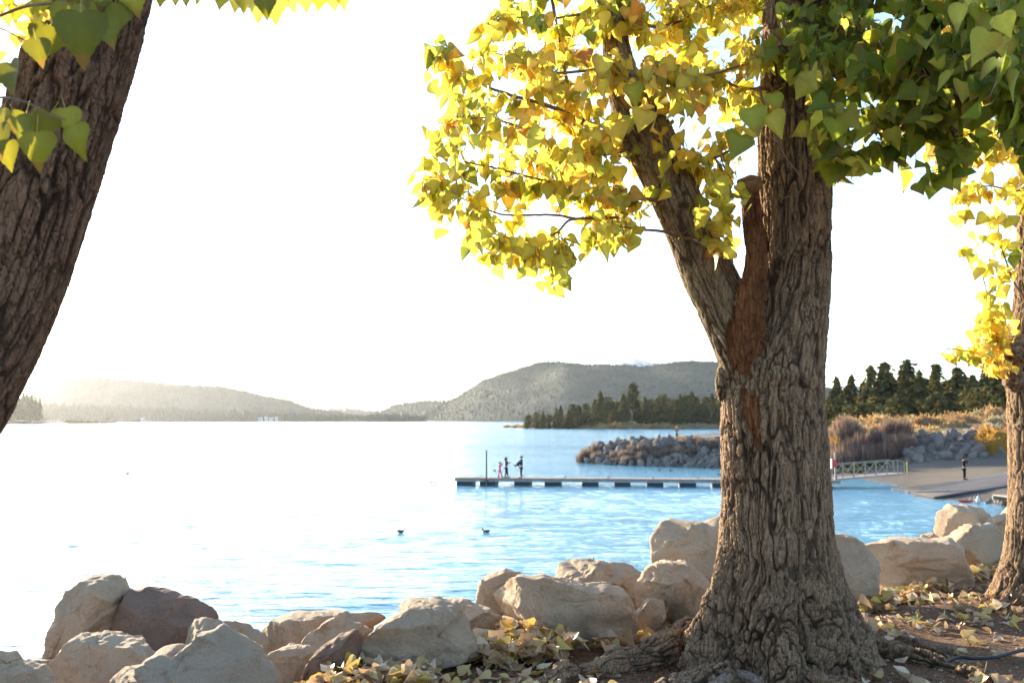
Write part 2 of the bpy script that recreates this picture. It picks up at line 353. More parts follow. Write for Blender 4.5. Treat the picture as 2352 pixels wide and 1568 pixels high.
# ---------------------------------------------------------------- hills: ridge profile (u,v) at distance, foot on the lake shore
def mat_hill(name, a, b, sc):
    t = NT(name); o = t.pos((1, 1, 1.5))
    c = t.mix(t.ramp(t.noise(sc, 8, .65, o), [(.35, 0.), (.62, 1.)]), a, b)
    return t.end(t.bsdf(c, .95, .1, t.bump(t.noise(sc * 4, 6, .7, o), .8, 6)))
M['hill'] = mat_hill('forested_slope', (.034, .042, .026), (.065, .066, .040), .006)
M['snow'] = mat_hill('snowy_rock', (.16, .16, .16), (.55, .57, .6), .012)
def conifers(pos, h, seed, sides=5):
    """many simple conifers in one mesh: stacked jittered cones. pos (N,3), h (N,)"""
    rs = np.random.RandomState(seed); n = len(pos); V = []; F = []; c = []
    base = []
    lv = [(.10, .30, .50), (.34, .22, .78), (.62, .13, 1.0)]
    m = 0
    for z0, r, z1 in lv:
        a = np.arange(sides) * 2 * np.pi / sides
        rr = h[:, None] * r * (.75 + .5 * rs.rand(n, sides)) * .62
        ph = rs.rand(n, 1) * 6.28
        ring = np.stack([pos[:, None, 0] + rr * np.cos(a + ph), pos[:, None, 1] + rr * np.sin(a + ph), pos[:, None, 2] + h[:, None] * (z0 + .05 * rs.randn(n, sides))], 2)
        top = pos + np.stack([h * .01 * rs.randn(n), h * .01 * rs.randn(n), h * z1], 1)
        V.append(np.concatenate([ring, top[:, None]], 1).reshape(-1, 3))
        o = m + np.arange(n)[:, None] * (sides + 1); jj = np.arange(sides)
        F.append(np.stack([o + jj, o + (jj + 1) % sides, np.broadcast_to(o + sides, (n, sides))], 2).reshape(-1, 3)); m += n * (sides + 1)
        g = (.8 + .4 * rs.rand(n))[:, None] * np.array([.045, .052, .032])
        c.append(np.repeat(g, sides + 1, 0))
    return np.concatenate(V), np.concatenate(F), np.concatenate(c)
HILLZ = []
def hill(name, prof, Yr, Yf, mat, seed, gul=.12, foot=0., ntree=0, th=14, ns=260, nt=60, back=.6, z0=-3, shape=1.0):
    pr = np.array(prof, float); u = np.linspace(pr[0, 0], pr[-1, 0], ns); v = np.interp(u, pr[:, 0], pr[:, 1])
    cr = np.array([P(a, b, Yr) for a, b in zip(u, v)]); cr[:, 2] -= th * .8 if ntree else 0
    ft = np.array([P(a, HOR, 1.) * 1 for a in u]); ft = np.stack([ft[:, 0] * Yf, np.full(ns, Yf), np.zeros(ns)], 1)
    s = np.linspace(-back, 1, nt); V = []
    for t_ in s:
        tt = abs(t_); p = cr * 1.
        if t_ >= 0: xy = cr[:, :2] * (1 - t_) + ft[:, :2] * t_
        else: xy = cr[:, :2] * (1 + tt * .5)
        zz = cr[:, 2] * (1 - tt ** (1.0 * shape)) + z0 * tt if t_ >= 0 else cr[:, 2] * (1 - (tt / back) ** 1.5) + z0 * tt / back
        zz = zz + foot * math.exp(-((t_ - .93) / .06) ** 2) * 0
        V.append(np.column_stack([xy, zz]))
    V = np.array(V); q = V.reshape(-1, 3).copy(); L = Yr * .07
    g = fbm(np.stack([q[:, 0] / L, q[:, 1] / L * .6, q[:, 0] * 0], 1), 6, seed)
    tw = np.repeat(np.minimum(np.abs(s) * 5, 1) * np.clip((1 - np.abs(s)) * 4, 0, 1), ns)
    V = q; V[:, 2] += g * gul * np.maximum(q[:, 2], 20) * tw * 2.2
    V[:, 2] = np.where(V[:, 2] < z0, z0, V[:, 2])
    i, j = np.meshgrid(np.arange(nt - 1), np.arange(ns - 1), indexing='ij'); i = i.ravel(); j = j.ravel()
    F = np.stack([i * ns + j, i * ns + j + 1, (i + 1) * ns + j + 1, (i + 1) * ns + j], 1)[:, ::-1]
    o = tag(link(name, mk(name, V, F, [mat])), kind='structure')
    if ntree:
        rs = np.random.RandomState(seed + 50); G_ = V.reshape(nt, ns, 3); i0 = np.searchsorted(s, -.03)
        a = i0 + rs.rand(ntree) ** 1.6 * (nt - 2 - i0); a[:ntree // 8] = i0 + rs.rand(ntree // 8) * 3; b = rs.rand(ntree) * (ns - 2); ia = np.minimum(a.astype(int), nt - 2); ib = b.astype(int); fa = (a - ia)[:, None]; fb = (b - ib)[:, None]
        p = (G_[ia, ib] * (1 - fa) + G_[ia + 1, ib] * fa) * (1 - fb) + (G_[ia, ib + 1] * (1 - fa) + G_[ia + 1, ib + 1] * fa) * fb
        m = (p[:, 2] > 1); p = p[m]; p[:, 2] -= 1
        V2, F2, c2 = conifers(p, th * (.55 + .8 * rs.rand(len(p)) ** 1.5), seed)
        tag(link('forest', mk('forest', V2, F2, [M['conifer']], col=c2, smooth=False)), kind='stuff')
    return o
hill('mountain', [(1330, 930), (1400, 850), (1430, 830), (1462, 821), (1490, 830), (1530, 836), (1560, 850), (1700, 870), (1850, 880), (1910, 890), (1950, 884), (2000, 889), (2100, 905), (2300, 940)], 9000, 6000, M['snow'], 4, .10, z0=-20)
hill('hill', [(690, 950), (735, 938), (760, 935), (800, 934), (850, 941), (880, 944), (930, 950), (1000, 955)], 5600, 4400, M['hill'], 21, .06, ntree=1500, th=22, ns=120, nt=40)
hill('hill', [(840, 958), (870, 943), (900, 929), (930, 921), (960, 918), (1000, 916), (1040, 915), (1150, 925), (1300, 960)], 4600, 3500, M['hill'], 22, .08, ntree=2500, th=18, ns=140, nt=40)
hill('hill', [(940, 968), (975, 952), (1000, 938), (1040, 914), (1070, 896), (1110, 870), (1150, 855), (1180, 846), (1210, 837), (1235, 828), (1262, 827), (1290, 827), (1320, 831), (1350, 834), (1400, 833), (1440, 834), (1480, 838), (1520, 832), (1560, 826), (1590, 824), (1640, 826), (1700, 835), (1800, 858), (1880, 882), (1960, 902), (2100, 922), (2400, 955)], 3600, 2500, M['hill'], 23, .14, ntree=14000, th=8.5, ns=420, nt=90, shape=.9)
hill('hill', [(-420, 940), (-150, 930), (0, 922), (60, 910), (110, 890), (150, 868), (190, 862), (230, 861), (280, 866), (320, 869), (400, 878), (450, 881), (500, 880), (560, 893), (620, 907), (660, 913), (700, 929), (745, 939), (780, 944), (830, 955), (880, 966)], 3300, 2750, M['hill'], 24, .10, ntree=8000, th=9, ns=380, nt=70)
# low wooded shore below the left hill
hill('hill', [(-500, 940), (60, 936), (130, 936), (250, 938), (400, 944), (560, 948), (700, 955), (800, 957), (900, 954), (940, 957), (965, 961), (985, 969)], 2480, 2330, M['hill'], 25, .05, ntree=0, ns=300, nt=24, z0=-1)
rs = np.random.RandomState(5); n = 3600
u = rs.uniform(-300, 978, n); yy = rs.uniform(2335, 2500, n); tpx = np.interp(u, [-300, 100, 300, 500, 700, 800, 900, 978], [30, 24, 20, 16, 13, 11, 16, 10])
zz = np.interp(yy, [2335, 2350, 2500], [.6, 3, 24]) * np.interp(u, [0, 400, 700, 980], [1.1, .8, .4, .2])
pos = np.stack([(u - CX) / FPX * yy, yy, zz], 1)
V2, F2, c2 = conifers(pos, tpx / FPX * yy * (.55 + .6 * rs.rand(n)), 77)
tag(link('forest', mk('forest', V2, F2, [M['conifer']], col=c2, smooth=False)), kind='stuff')
# left point with tall firs: low spit of land
tt = np.linspace(0, 2 * np.pi, 49)[:-1]
sx_, sy_ = np.cos(tt), np.sin(tt); V = [(-640, 1290, 3.0)]; 
for r_, z_ in ((.5, 2.6), (.85, 1.6), (1., -.8)): V += [(-745 + 225 * r_ * a * (1 + .06 * math.sin(5 * q)) + 0, 1300 + 85 * r_ * b, z_) for a, b, q in zip(sx_, sy_, tt)]
V[0] = (-745, 1300, 3.0); j = np.arange(48); k = (j + 1) % 48
F = [np.stack([1 + j, 1 + k, 49 + k, 49 + j], 1)[:, ::-1], np.stack([49 + j, 49 + k, 97 + k, 97 + j], 1)[:, ::-1]]
T0 = np.stack([j * 0, 1 + j, 1 + k], 1)
tag(link('land', mk('land', np.array(V, float), [np.concatenate(F), T0], [M['hill']])), kind='structure')
# haze
t = NT('lake_haze'); t.t.nodes.clear(); t.out = t.n('OutputMaterial'); pv = t.n('VolumePrincipled')
pv.inputs['Color'].default_value = (.93, .96, 1., 1); pv.inputs['Density'].default_value = .00002; pv.inputs['Anisotropy'].default_value = .7
t.l(pv.outputs[0], t.out.inputs['Volume']); M['haze'] = t.m
HB = MB().box((0, 0, 440), (27000, 27000, 900)); 
tag(HB.obj('haze', M['haze']), kind='stuff')
# ---------------------------------------------------------------- the three cottonwoods: trunks grown from traced skeletons
def rp(lst, Y=None):
    """rows (u, v, radius in px, Y) -> world point + metric radius"""
    out = []
    for u, v, r, y in lst: p = P(u, v, y); out.append([*p, r / FPX * y])
    return np.array(out)
def remesh(parts, vox, name='trunk'):
    V = []; F = []; T = []; m = 0
    for v, q, t in parts:
        V.append(v); F.append(q + m); 
        if len(t): T.append(t + m)
        m += len(v)
    me = mk('tmp', np.concatenate(V), [np.concatenate(F)] + ([np.concatenate(T)] if T else []))
    o = bpy.data.objects.new('tmp', me); C.objects.link(o)
    md = o.modifiers.new('r', 'REMESH'); md.mode = 'VOXEL'; md.voxel_size = vox; md.use_smooth_shade = True
    sm = o.modifiers.new('s', 'SMOOTH'); sm.factor = .6; sm.iterations = max(2, int(.035 / vox) ** 2 // 3)
    dg = bpy.context.evaluated_depsgraph_get(); ev = o.evaluated_get(dg); em = ev.to_mesh()
    n = len(em.vertices); co = np.empty(n * 3, np.float32); em.vertices.foreach_get('co', co); no = np.empty(n * 3, np.float32); em.vertices.foreach_get('normal', no)
    f = np.empty(len(em.loops), np.int32); em.loops.foreach_get('vertex_index', f)
    ev.to_mesh_clear(); bpy.data.objects.remove(o)
    return co.reshape(-1, 3).astype(float), no.reshape(-1, 3).astype(float), f.reshape(-1, 4)
def bark(co, no, skels, freq=22, amp=.02, stretch=4.5, seed=0, groundz=3.6):
    """skels: list of (pts(n,4), id). returns displaced verts, furrow, id per vertex"""
    best = np.full(len(co), 1e9); L = np.zeros((len(co), 3)); idn = np.zeros(len(co), int)
    for pts, k in skels:
        s0 = k * 7.3; T = pts[1:, :3] - pts[:-1, :3]
        e = np.array([1., .2, .1])
        for i in range(len(T)):
            l = np.linalg.norm(T[i]); t = T[i] / l; e = e - t * e.dot(t); e /= np.linalg.norm(e); f = np.cross(t, e)
            q = co - pts[i, :3]; a = np.clip(q @ t, 0 if i else -.3, l); c = q - a[:, None] * t; r = pts[i, 3] + (pts[i + 1, 3] - pts[i, 3]) * np.clip(a / l, 0, 1)
            d = (np.linalg.norm(c, axis=1) - r) 
            m = d < best; best = np.where(m, d, best); w = np.stack([q @ e, q @ f, s0 + q @ t], 1); L[m] = w[m]; idn[m] = k; s0 += l
    wv = np.stack([fbm(co * [6, 6, 3], 3, seed + 31), fbm(co * [6, 6, 3], 3, seed + 37), fbm(co * 4, 2, seed + 41)], 1)
    low = 1 - sstep(.1, 1.0, co[:, 2] - groundz)
    st = freq / stretch
    def crease(k, sd, wd, o=2): n = fbm(L * [freq * k, freq * k, st * k] + wv * .8 * k + sd, o, seed + sd, .45); return sstep(0, wd, np.abs(n)), n
    c1, n1 = crease(.42, 3, .13); c2, n2 = crease(.62, 23, .12); c3, n3 = crease(1.3, 43, .16)
    cx = sstep(0, .06, np.abs(fbm(L * [freq * .3, freq * .3, freq * .45] + wv * 1.2, 2, seed + 61)))
    fl = fbm(L * [freq * 2.6, freq * 2.6, st * 3.5] + wv * 2, 4, seed + 22, .65)
    det = fbm(co * [120, 120, 70], 3, seed + 12, .7)
    pl = np.minimum(c1, .25 + .75 * c2); c4 = crease(2.3, 73, .2)[0]
    hgt = pl * (.48 + .22 * c3 + .12 * cx * c4 + .10 * c4 + .26 * fl + .16 * n3) + .12 * fl + det * .14 + .12 * n2
    a = amp * (.8 + .5 * fbm(co * 1.7, 2, seed + 60)) * (1 + .35 * low)
    return a, hgt, np.clip(hgt / 1.05, 0, 1), idn
def split_tree(co, fq, fur, idn, root, names, loc, scar=None):
    loc = np.array(loc); fid = idn[fq[:, 0]]; out = {}
    for k, (nm, mat) in names.items():
        f = fq[fid == k]
        if not len(f): continue
        u, inv = np.unique(f, return_inverse=True)
        out[k] = link(nm, mk(nm, co[u] - loc, inv.reshape(-1, 4), [mat], fl={'furrow': fur[u], 'scar': fur[u] * 0 if scar is None else scar[u]}), root)
    return out
# --- main tree
gy_ = 6.75
trunk = rp([(1836, -330, 64, 7.0), (1834, -60, 74, 6.9), (1830, 130, 80, 6.85), (1827, 300, 82, 6.8), (1826, 450, 81, 6.78), (1824, 600, 80, 6.75), (1815, 720, 84, 6.73), (1792, 830, 98, 6.72), (1775, 930, 112, 6.72), (1778, 1040, 117, 6.72), (1783, 1140, 119, 6.72), (1783, 1240, 125, 6.72), (1783, 1320, 138, 6.72), (1781, 1390, 156, 6.72), (1782, 1450, 180, 6.72), (1785, 1510, 212, 6.72), (1785, 1570, 235, 6.72)])
limb = rp([(1390, -200, 23, 6.9), (1405, -20, 27, 6.85), (1413, 90, 30, 6.8), (1432, 190, 42, 6.8), (1478, 295, 58, 6.75), (1513, 370, 57, 6.73), (1550, 450, 55, 6.7), (1588, 540, 55, 6.7), (1627, 630, 60, 6.7), (1672, 720, 62, 6.7), (1730, 830, 76, 6.7), (1765, 920, 90, 6.72)])
stub = rp([(1722, 428, 27, 6.50), (1729, 520, 29, 6.50), (1737, 610, 32, 6.47), (1722, 690, 38, 6.47), (1722, 760, 42, 6.53), (1715, 830, 40, 6.60)])
def groot(lst):
    """surface root: rows (u, v on the ground, radius m)"""
    out = []
    for u, v, r in lst:
        p = G(u, v, 3.6); out.append([p.x, p.y, gz(p.x, p.y) + r * .15, r])
    return np.array(out)
roots = [groot([(1720, 1490, .22), (1640, 1487, .19), (1560, 1500, .16), (1470, 1520, .12), (1380, 1542, .09), (1290, 1558, .06), (1210, 1580, .03)]),
         groot([(1690, 1450, .18), (1610, 1448, .15), (1545, 1464, .10), (1490, 1482, .055), (1440, 1496, .035), (1400, 1500, .02)]),
         groot([(1890, 1480, .22), (1970, 1486, .16), (2040, 1500, .08), (2110, 1520, .065), (2200, 1545, .05), (2300, 1575, .03)]),
         groot([(1900, 1470, .14), (1990, 1462, .08), (2060, 1468, .05), (2140, 1490, .035), (2210, 1500, .025)]),
         groot([(1800, 1520, .2), (1850, 1560, .14), (1930, 1600, .10), (2050, 1650, .07)]),
         groot([(1740, 1530, .17), (1660, 1560, .11), (1560, 1590, .08), (1400, 1640, .05)]),
         groot([(1830, 1420, .2), (1900, 1380, .12), (1990, 1350, .07), (2100, 1330, .04)])]
def tb(r, n=28, dens=10):
    m = max(6, int(np.linalg.norm(np.diff(r[:, :3], axis=0), axis=1).sum() * dens)); s = spline(r, m); s[:, 3] = np.maximum(s[:, 3], .008)
    return tube(s[:, :3], s[:, 3], n), s
skels = []; parts = []
for r, k in [(trunk, 1), (limb, 2), (stub, 3)] + [(q, 4) for q in roots]:
    g, s = tb(r, 40 if k < 3 else 28); parts.append(g); skels.append((s, k))
def ball(c, r, sq=(1, 1, 1), n=16):
    a, b = np.meshgrid(np.linspace(0, 2 * np.pi, n, False), np.linspace(.12, np.pi - .12, n)); V = np.stack([np.cos(a) * np.sin(b) * sq[0], np.sin(a) * np.sin(b) * sq[1], np.cos(b) * sq[2]], 2).reshape(-1, 3) * r + np.array(c)
    i, j = np.meshgrid(np.arange(n - 1), np.arange(n), indexing='ij'); i = i.ravel(); j = j.ravel(); F = np.stack([i * n + j, i * n + (j + 1) % n, (i + 1) * n + (j + 1) % n, (i + 1) * n + j], 1)
    V = np.concatenate([V, [V[:n].mean(0), V[-n:].mean(0)]]); jj = np.arange(n); kk = (jj + 1) % n; m = len(V)
    return V, F[:, ::-1], np.concatenate([np.stack([jj, kk, np.full(n, m - 2)], 1), np.stack([(n - 1) * n + kk, (n - 1) * n + jj, np.full(n, m - 1)], 1)])
for u, v, Y, r, sq in [(1790, 868, 6.47, .10, (1, .8, .9)), (1655, 880, 6.70, .045, (.7, 1, 2.6)), (1430, 292, 6.66, .085, (1, 1, 1.2)), (1875, 600, 6.62, .08, (1, .8, .9))]:
    parts.append(ball(P(u, v, Y), r, sq))
co, no, fq = remesh(parts, .0068)
a, hg, fur, idn = bark(co, no, skels, 36, .030, 8.5, 2)
low3 = (idn == 3) & (co[:, 2] + .10 * fbm(co * [9, 9, 2], 3, 55) < P(1722, 640, 6.45).z); SC0 = low3.copy(); idn[low3] = 1
th_ = np.arctan2(co[:, 1] - 6.72, co[:, 0] - 1.78); lowz = 1 - sstep(0, .95, co[:, 2] - 3.62)
lob = (.060 * np.sin(th_ * 6 + .7 + 2 * fbm(co * 1.5, 2, 5)) + .035 * np.sin(th_ * 11 + 2 + 3 * fbm(co * 2, 2, 6))) * lowz * (idn == 1)
soft = np.where(idn == 3, .75, np.where(idn == 4, .62, np.where(idn == 2, .60, 1.)))
kn = (fbm(co * 6, 4, 71, .6) * .075) * (1 - sstep(.0, .65, co[:, 2] - 3.62))
SC = spline([tuple(P(*r)) for r in [(1722, 640, 6.4), (1718, 720, 6.42), (1700, 800, 6.42), (1698, 880, 6.42), (1725, 960, 6.40), (1745, 1060, 6.38)]], 40)
scar = np.full(len(co), 9.)
for i_, q_ in enumerate(SC): scar = np.minimum(scar, np.linalg.norm((co - q_) * [1, .7, .8], axis=1) / np.interp(i_, [0, 8, 22, 32, 39], [.09, .105, .10, .07, .03]))
scar = 1 - sstep(.9, 1.12, scar + .75 * fbm(co * [14, 14, 3], 4, 15, .6))
knots = 0
for u, v, Y, r in [(1790, 868, 6.36, .11), (1875, 600, 6.5, .09), (1730, 700, 6.35, .08)]:     # swirled bark round the burls
    q = np.array(P(u, v, Y)); dd = np.linalg.norm(co - q, axis=1); knots = knots + np.exp(-(dd / r) ** 2) * np.sin(dd * 150 + fbm(co * 12, 2, 8) * 5) * .004
edge_ = np.abs(fbm(co * [12, 12, 3], 4, 16, .6)); scar = np.maximum(scar, SC0 * sstep(.03, .12, edge_ + .06)); soft = soft * (1 - .45 * scar); scar = np.where(idn == 3, 1., scar); co2 = co + no * ((hg - .5) * a * soft + lob + kn + knots - .022 * scar + .035 * scar * (1 - scar) + .010 * scar * fbm(co * [30, 30, 4], 3, 91))[:, None]; SCAR = scar
root = thing('cottonwood_tree', (1.78, 6.72, 3.6), 'big forked cottonwood with furrowed bark, yellow leaves and sawn limb stub beside the boulders', 'tree')
main_tree = root
# hollow the lower end of the dead wood id onto the front of the trunk only
names = {1: ('trunk', M['bark']), 2: ('limb', M['bark_pale']), 3: ('limb_stub', M['bark']), 4: ('root', M['bark'])}
HP = stub[0, :3]; ax = (stub[0, :3] - stub[1, :3]); ax /= np.linalg.norm(ax); TZ = ax * .72 + np.array([-.28, -.62, 0]); TZ /= np.linalg.norm(TZ)
d_ = (co2 - HP) @ TZ; nearcut = (np.linalg.norm(co2 - HP, axis=1) < .22) & (idn == 3) & (co2[:, 2] > HP[2] - .12); co2 = np.where((nearcut & (d_ > .035))[:, None], co2 - (d_ - .035)[:, None] * TZ, co2)
sp_ = split_tree(co2, fq, fur, idn, root, names, root.location, SCAR)
sp_[3]['label'] = 'reddish dead limb stub with a sawn end'
# sawn face of the stub
e = spline(stub[:4], 20)[0]; ax = (stub[0, :3] - stub[1, :3]); ax /= np.linalg.norm(ax)
tz = Vector(TZ)
n = 26; aa = np.arange(n) * 2 * np.pi / n; Vv = [(0, 0, .012)]; 
for rr_, z_ in ((.035, .010), (.062, .006), (.080, .0), (.083, -.05)): Vv += [(rr_ * math.cos(b) * (1 + .05 * math.sin(3 * b)), rr_ * math.sin(b) * (1 + .04 * math.cos(2 * b)), z_ + .004 * math.sin(5 * b)) for b in aa]
j = np.arange(n); k = (j + 1) % n
Q = np.concatenate([np.stack([1 + i * n + j, 1 + i * n + k, 1 + (i + 1) * n + k, 1 + (i + 1) * n + j], 1) for i in range(3)])[:, ::-1]
cf = link('sawn_face', mk('sawn_face', np.array(Vv, float), [Q, np.stack([j * 0, 1 + j, 1 + k], 1)], [M['cutwood']]), sp_[3])
cf.rotation_euler = tz.to_track_quat('Z', 'Y').to_euler(); cf.location = Vector(stub[0, :3]) - Vector(root.location) + tz * .0385

# --- leaning tree, close on the left
lt = rp([(620, -1300, 60, 3.9), (420, -700, 80, 3.9), (290, -250, 98, 3.9), (222, 0, 116, 3.9), (172, 170, 119, 3.9), (118, 340, 122, 3.9), (55, 540, 122, 3.9), (-5, 700, 124, 3.9), (-110, 900, 132, 3.92), (-270, 1140, 145, 3.98), (-400, 1400, 165, 4.05), (-460, 1650, 190, 4.1), (-480, 1900, 240, 4.1)])
g, s = tb(lt, 40); g2, s2 = tb(rp([(-400, 1400, 60, 4.1), (-150, 300, 40, 4.6), (-300, -300, 30, 5)]), 20)
co, no, fq = remesh([g], .0075); a, hg, fur, idn = bark(co, no, [(s, 1)], 46, .018, 7.5, 14)
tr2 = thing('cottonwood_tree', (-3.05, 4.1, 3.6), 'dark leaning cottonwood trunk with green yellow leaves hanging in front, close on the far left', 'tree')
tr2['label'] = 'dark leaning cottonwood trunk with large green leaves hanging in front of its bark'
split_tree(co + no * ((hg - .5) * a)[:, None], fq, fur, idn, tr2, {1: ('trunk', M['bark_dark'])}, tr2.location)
# --- tree at the right edge
rt = rp([(2395, -700, 28, 9.4), (2385, -200, 34, 9.3), (2388, 200, 42, 9.25), (2388, 480, 47, 9.2), (2385, 700, 52, 9.2), (2378, 820, 66, 9.15), (2382, 920, 62, 9.1), (2386, 1060, 62, 9.1), (2388, 1180, 66, 9.1), (2386, 1270, 72, 9.1), (2384, 1330, 86, 9.1), (2384, 1380, 108, 9.1)])
parts = []; sk = []
for r, k in [(rt, 1), (rp([(2378, 850, 60, 9.1), (2345, 800, 34, 8.95), (2316, 815, 16, 8.85)]), 1), (groot([(2390, 1375, .2), (2330, 1380, .09), (2280, 1392, .05), (2200, 1398, .03)]), 4), (groot([(2390, 1375, .2), (2440, 1420, .1), (2520, 1450, .05)]), 4)]:
    g, s = tb(r, 28); parts.append(g); sk.append((s, k))
parts.append(ball(P(2330, 865, 9.0), .10, (1, 1, 1.3)))
co, no, fq = remesh(parts, .0105); a, hg, fur, idn = bark(co, no, sk, 34, .026, 8.5, 40)
tr3 = thing('cottonwood_tree', (4.78, 9.1, 3.62), 'slim knobbly cottonwood at the right edge with sparse hanging yellow leaves', 'tree')
tr3['label'] = 'slimmer knobbly cottonwood with sparse hanging yellow leaves, half cut off by the photo edge'
split_tree(co + no * ((hg - .5) * a)[:, None], fq, fur, idn, tr3, {1: ('trunk', M['bark']), 4: ('root', M['bark'])}, tr3.location)

# ---------------------------------------------------------------- leaves
def leaf_mesh(big=False, seed=0):
    rs = np.random.RandomState(seed)
    h = [(0, 0), (.17, .065), (.38, .03), (.51, -.12), (.49, -.31), (.33, -.56), (.15, -.82), (0, -1.08)]
    if big: 
        s = spline(np.array(h), 22); s[:, 0] += np.where(np.arange(22) % 2, .014, -.014) * (s[:, 0] > .06); h = [tuple(x) for x in s]
    h = np.array(h); m = len(h); w = .94 + .16 * rs.rand(); h = h * [w, 1]
    y = h[:, 1]; mid = np.stack([y * 0, np.minimum(y, 0)], 1)
    V = np.concatenate([mid, h[1:-1] * [1, 1], h[1:-1] * [-1, 1]])
    z = np.abs(V[:, 0]) * rs.uniform(-.05, .75) + (V[:, 1] ** 2) * rs.uniform(-.4, .3) + V[:, 0] * V[:, 1] * rs.uniform(-.4, .4) + (V[:, 0] ** 2) * rs.uniform(-.6, .2)
    V = np.column_stack([V, z]); r = m; l = m + m - 2; T = []
    for side, o in ((1, m), (-1, l)):
        ix = [0] + [o + i for i in range(m - 2)] + [m - 1]
        for i in range(m - 1):
            a, b, c, d = i, i + 1, ix[i + 1], ix[i]
            for t_ in ((a, b, c), (a, c, d)):
                if len(set(t_)) == 3: T.append(t_ if side > 0 else t_[::-1])
    # petiole as a thin blade
    k = len(V); V = np.concatenate([V, [[-.012, 0, 0], [.012, 0, 0], [.01, .5, -.06], [-.01, .5, -.06]]]); T += [(k, k + 1, k + 2), (k, k + 2, k + 3)]
    return V, np.array(T)
LV = [leaf_mesh(False, i) for i in range(10)]; LB = [leaf_mesh(True, 50 + i) for i in range(6)]
PAL = {'yg': (.50, .48, .08), 'y': (.70, .57, .09), 'g': (.28, .33, .05), 'go': (.76, .50, .10), 'or': (.62, .28, .07), 'dg': (.11, .15, .02), 'mg': (.21, .24, .022), 'br': (.30, .13, .04)}
def leaf_xf(pos, tip, nrm, size, V):
    tip = tip / np.linalg.norm(tip); nrm = nrm - tip * nrm.dot(tip); nrm /= np.linalg.norm(nrm); x = np.cross(tip, nrm)
    Mx = np.stack([x, -tip, nrm], 0) * size
    return V @ Mx + pos, Mx
_lm = {}
def leafcol(v, base, li):
    """pale midrib, browned tip or margin on some leaves"""
    c = np.ones((len(v), 3)) * base; c[np.abs(v[:, 0]) < 1e-6] *= 1.25
    if li % 3 == 0: c = np.where((v[:, 1] < -.75)[:, None], c * .4 + np.array([.30, .14, .05]) * .6, c)
    if li % 4 == 1: c = np.where((v[:, 0] > .3)[:, None], c * .5 + np.array([.36, .18, .05]) * .5, c)
    return c
def leaf_parts_and_foliage(root, leaves, npart, mat, lib, label=None, partname='leaf', stuffname='foliage', seed=0):
    """leaves: rows (pos, tip, nrm, size, colour key). the npart largest in view become single leaf parts"""
    rs = np.random.RandomState(seed); loc = np.array(root.location) if root else np.zeros(3)
    pr = []
    for i, l in enumerate(leaves):
        u, v = proj(l[0]); vis = (-20 < u < 2372) and (-20 < v < 1588); pr.append(-(l[3] / max(l[0][1], .1)) * (1 if vis else .01) * abs(l[2][1] / np.linalg.norm(l[2]) * .6 + .4))
    order = np.argsort(pr); V = []; T = []; c = []; m = 0; objs = []
    for rank, i in enumerate(order):
        pos, tip, nrm, size, key = leaves[i]; li = rs.randint(len(lib)); v0, t0 = lib[li]
        jit = rs.randint(3); base = np.array(PAL[key]) * (.82, 1., 1.2)[jit]
        if rank < npart:
            kk = (id(lib), li, key, jit)
            if kk not in _lm:
                cc = leafcol(v0, base, li); cc[-4:] = (.42, .36, .12); _lm[kk] = mk('leaf', v0, t0, [mat], col=cc)
            w, Mx = leaf_xf(np.zeros(3), tip, nrm, size, v0)
            o = link(partname, _lm[kk], root); q = Matrix(Mx.T.tolist()).to_4x4(); q.translation = Vector(pos - loc); o.matrix_local = q; objs.append(o)
        else:
            w, _ = leaf_xf(pos - loc, tip, nrm, size, v0); V.append(w); T.append(t0 + m); m += len(w); cc = leafcol(v0, base, li); cc[-4:] = (.42, .36, .12); c.append(cc)
    if V: tag(link(stuffname, mk(stuffname, np.concatenate(V), np.concatenate(T), [mat], col=np.concatenate(c)), root), kind='stuff')
    return objs
def inpoly(u, v, poly):
    ins = np.zeros(np.shape(u), bool); n = len(poly)
    for i in range(n):
        ax, ay = poly[i]; bx, by = poly[(i + 1) % n]
        ins ^= ((ay > v) != (by > v)) & (u < (bx - ax) * (v - ay) / (by - ay + 1e-12) + ax)
    return ins
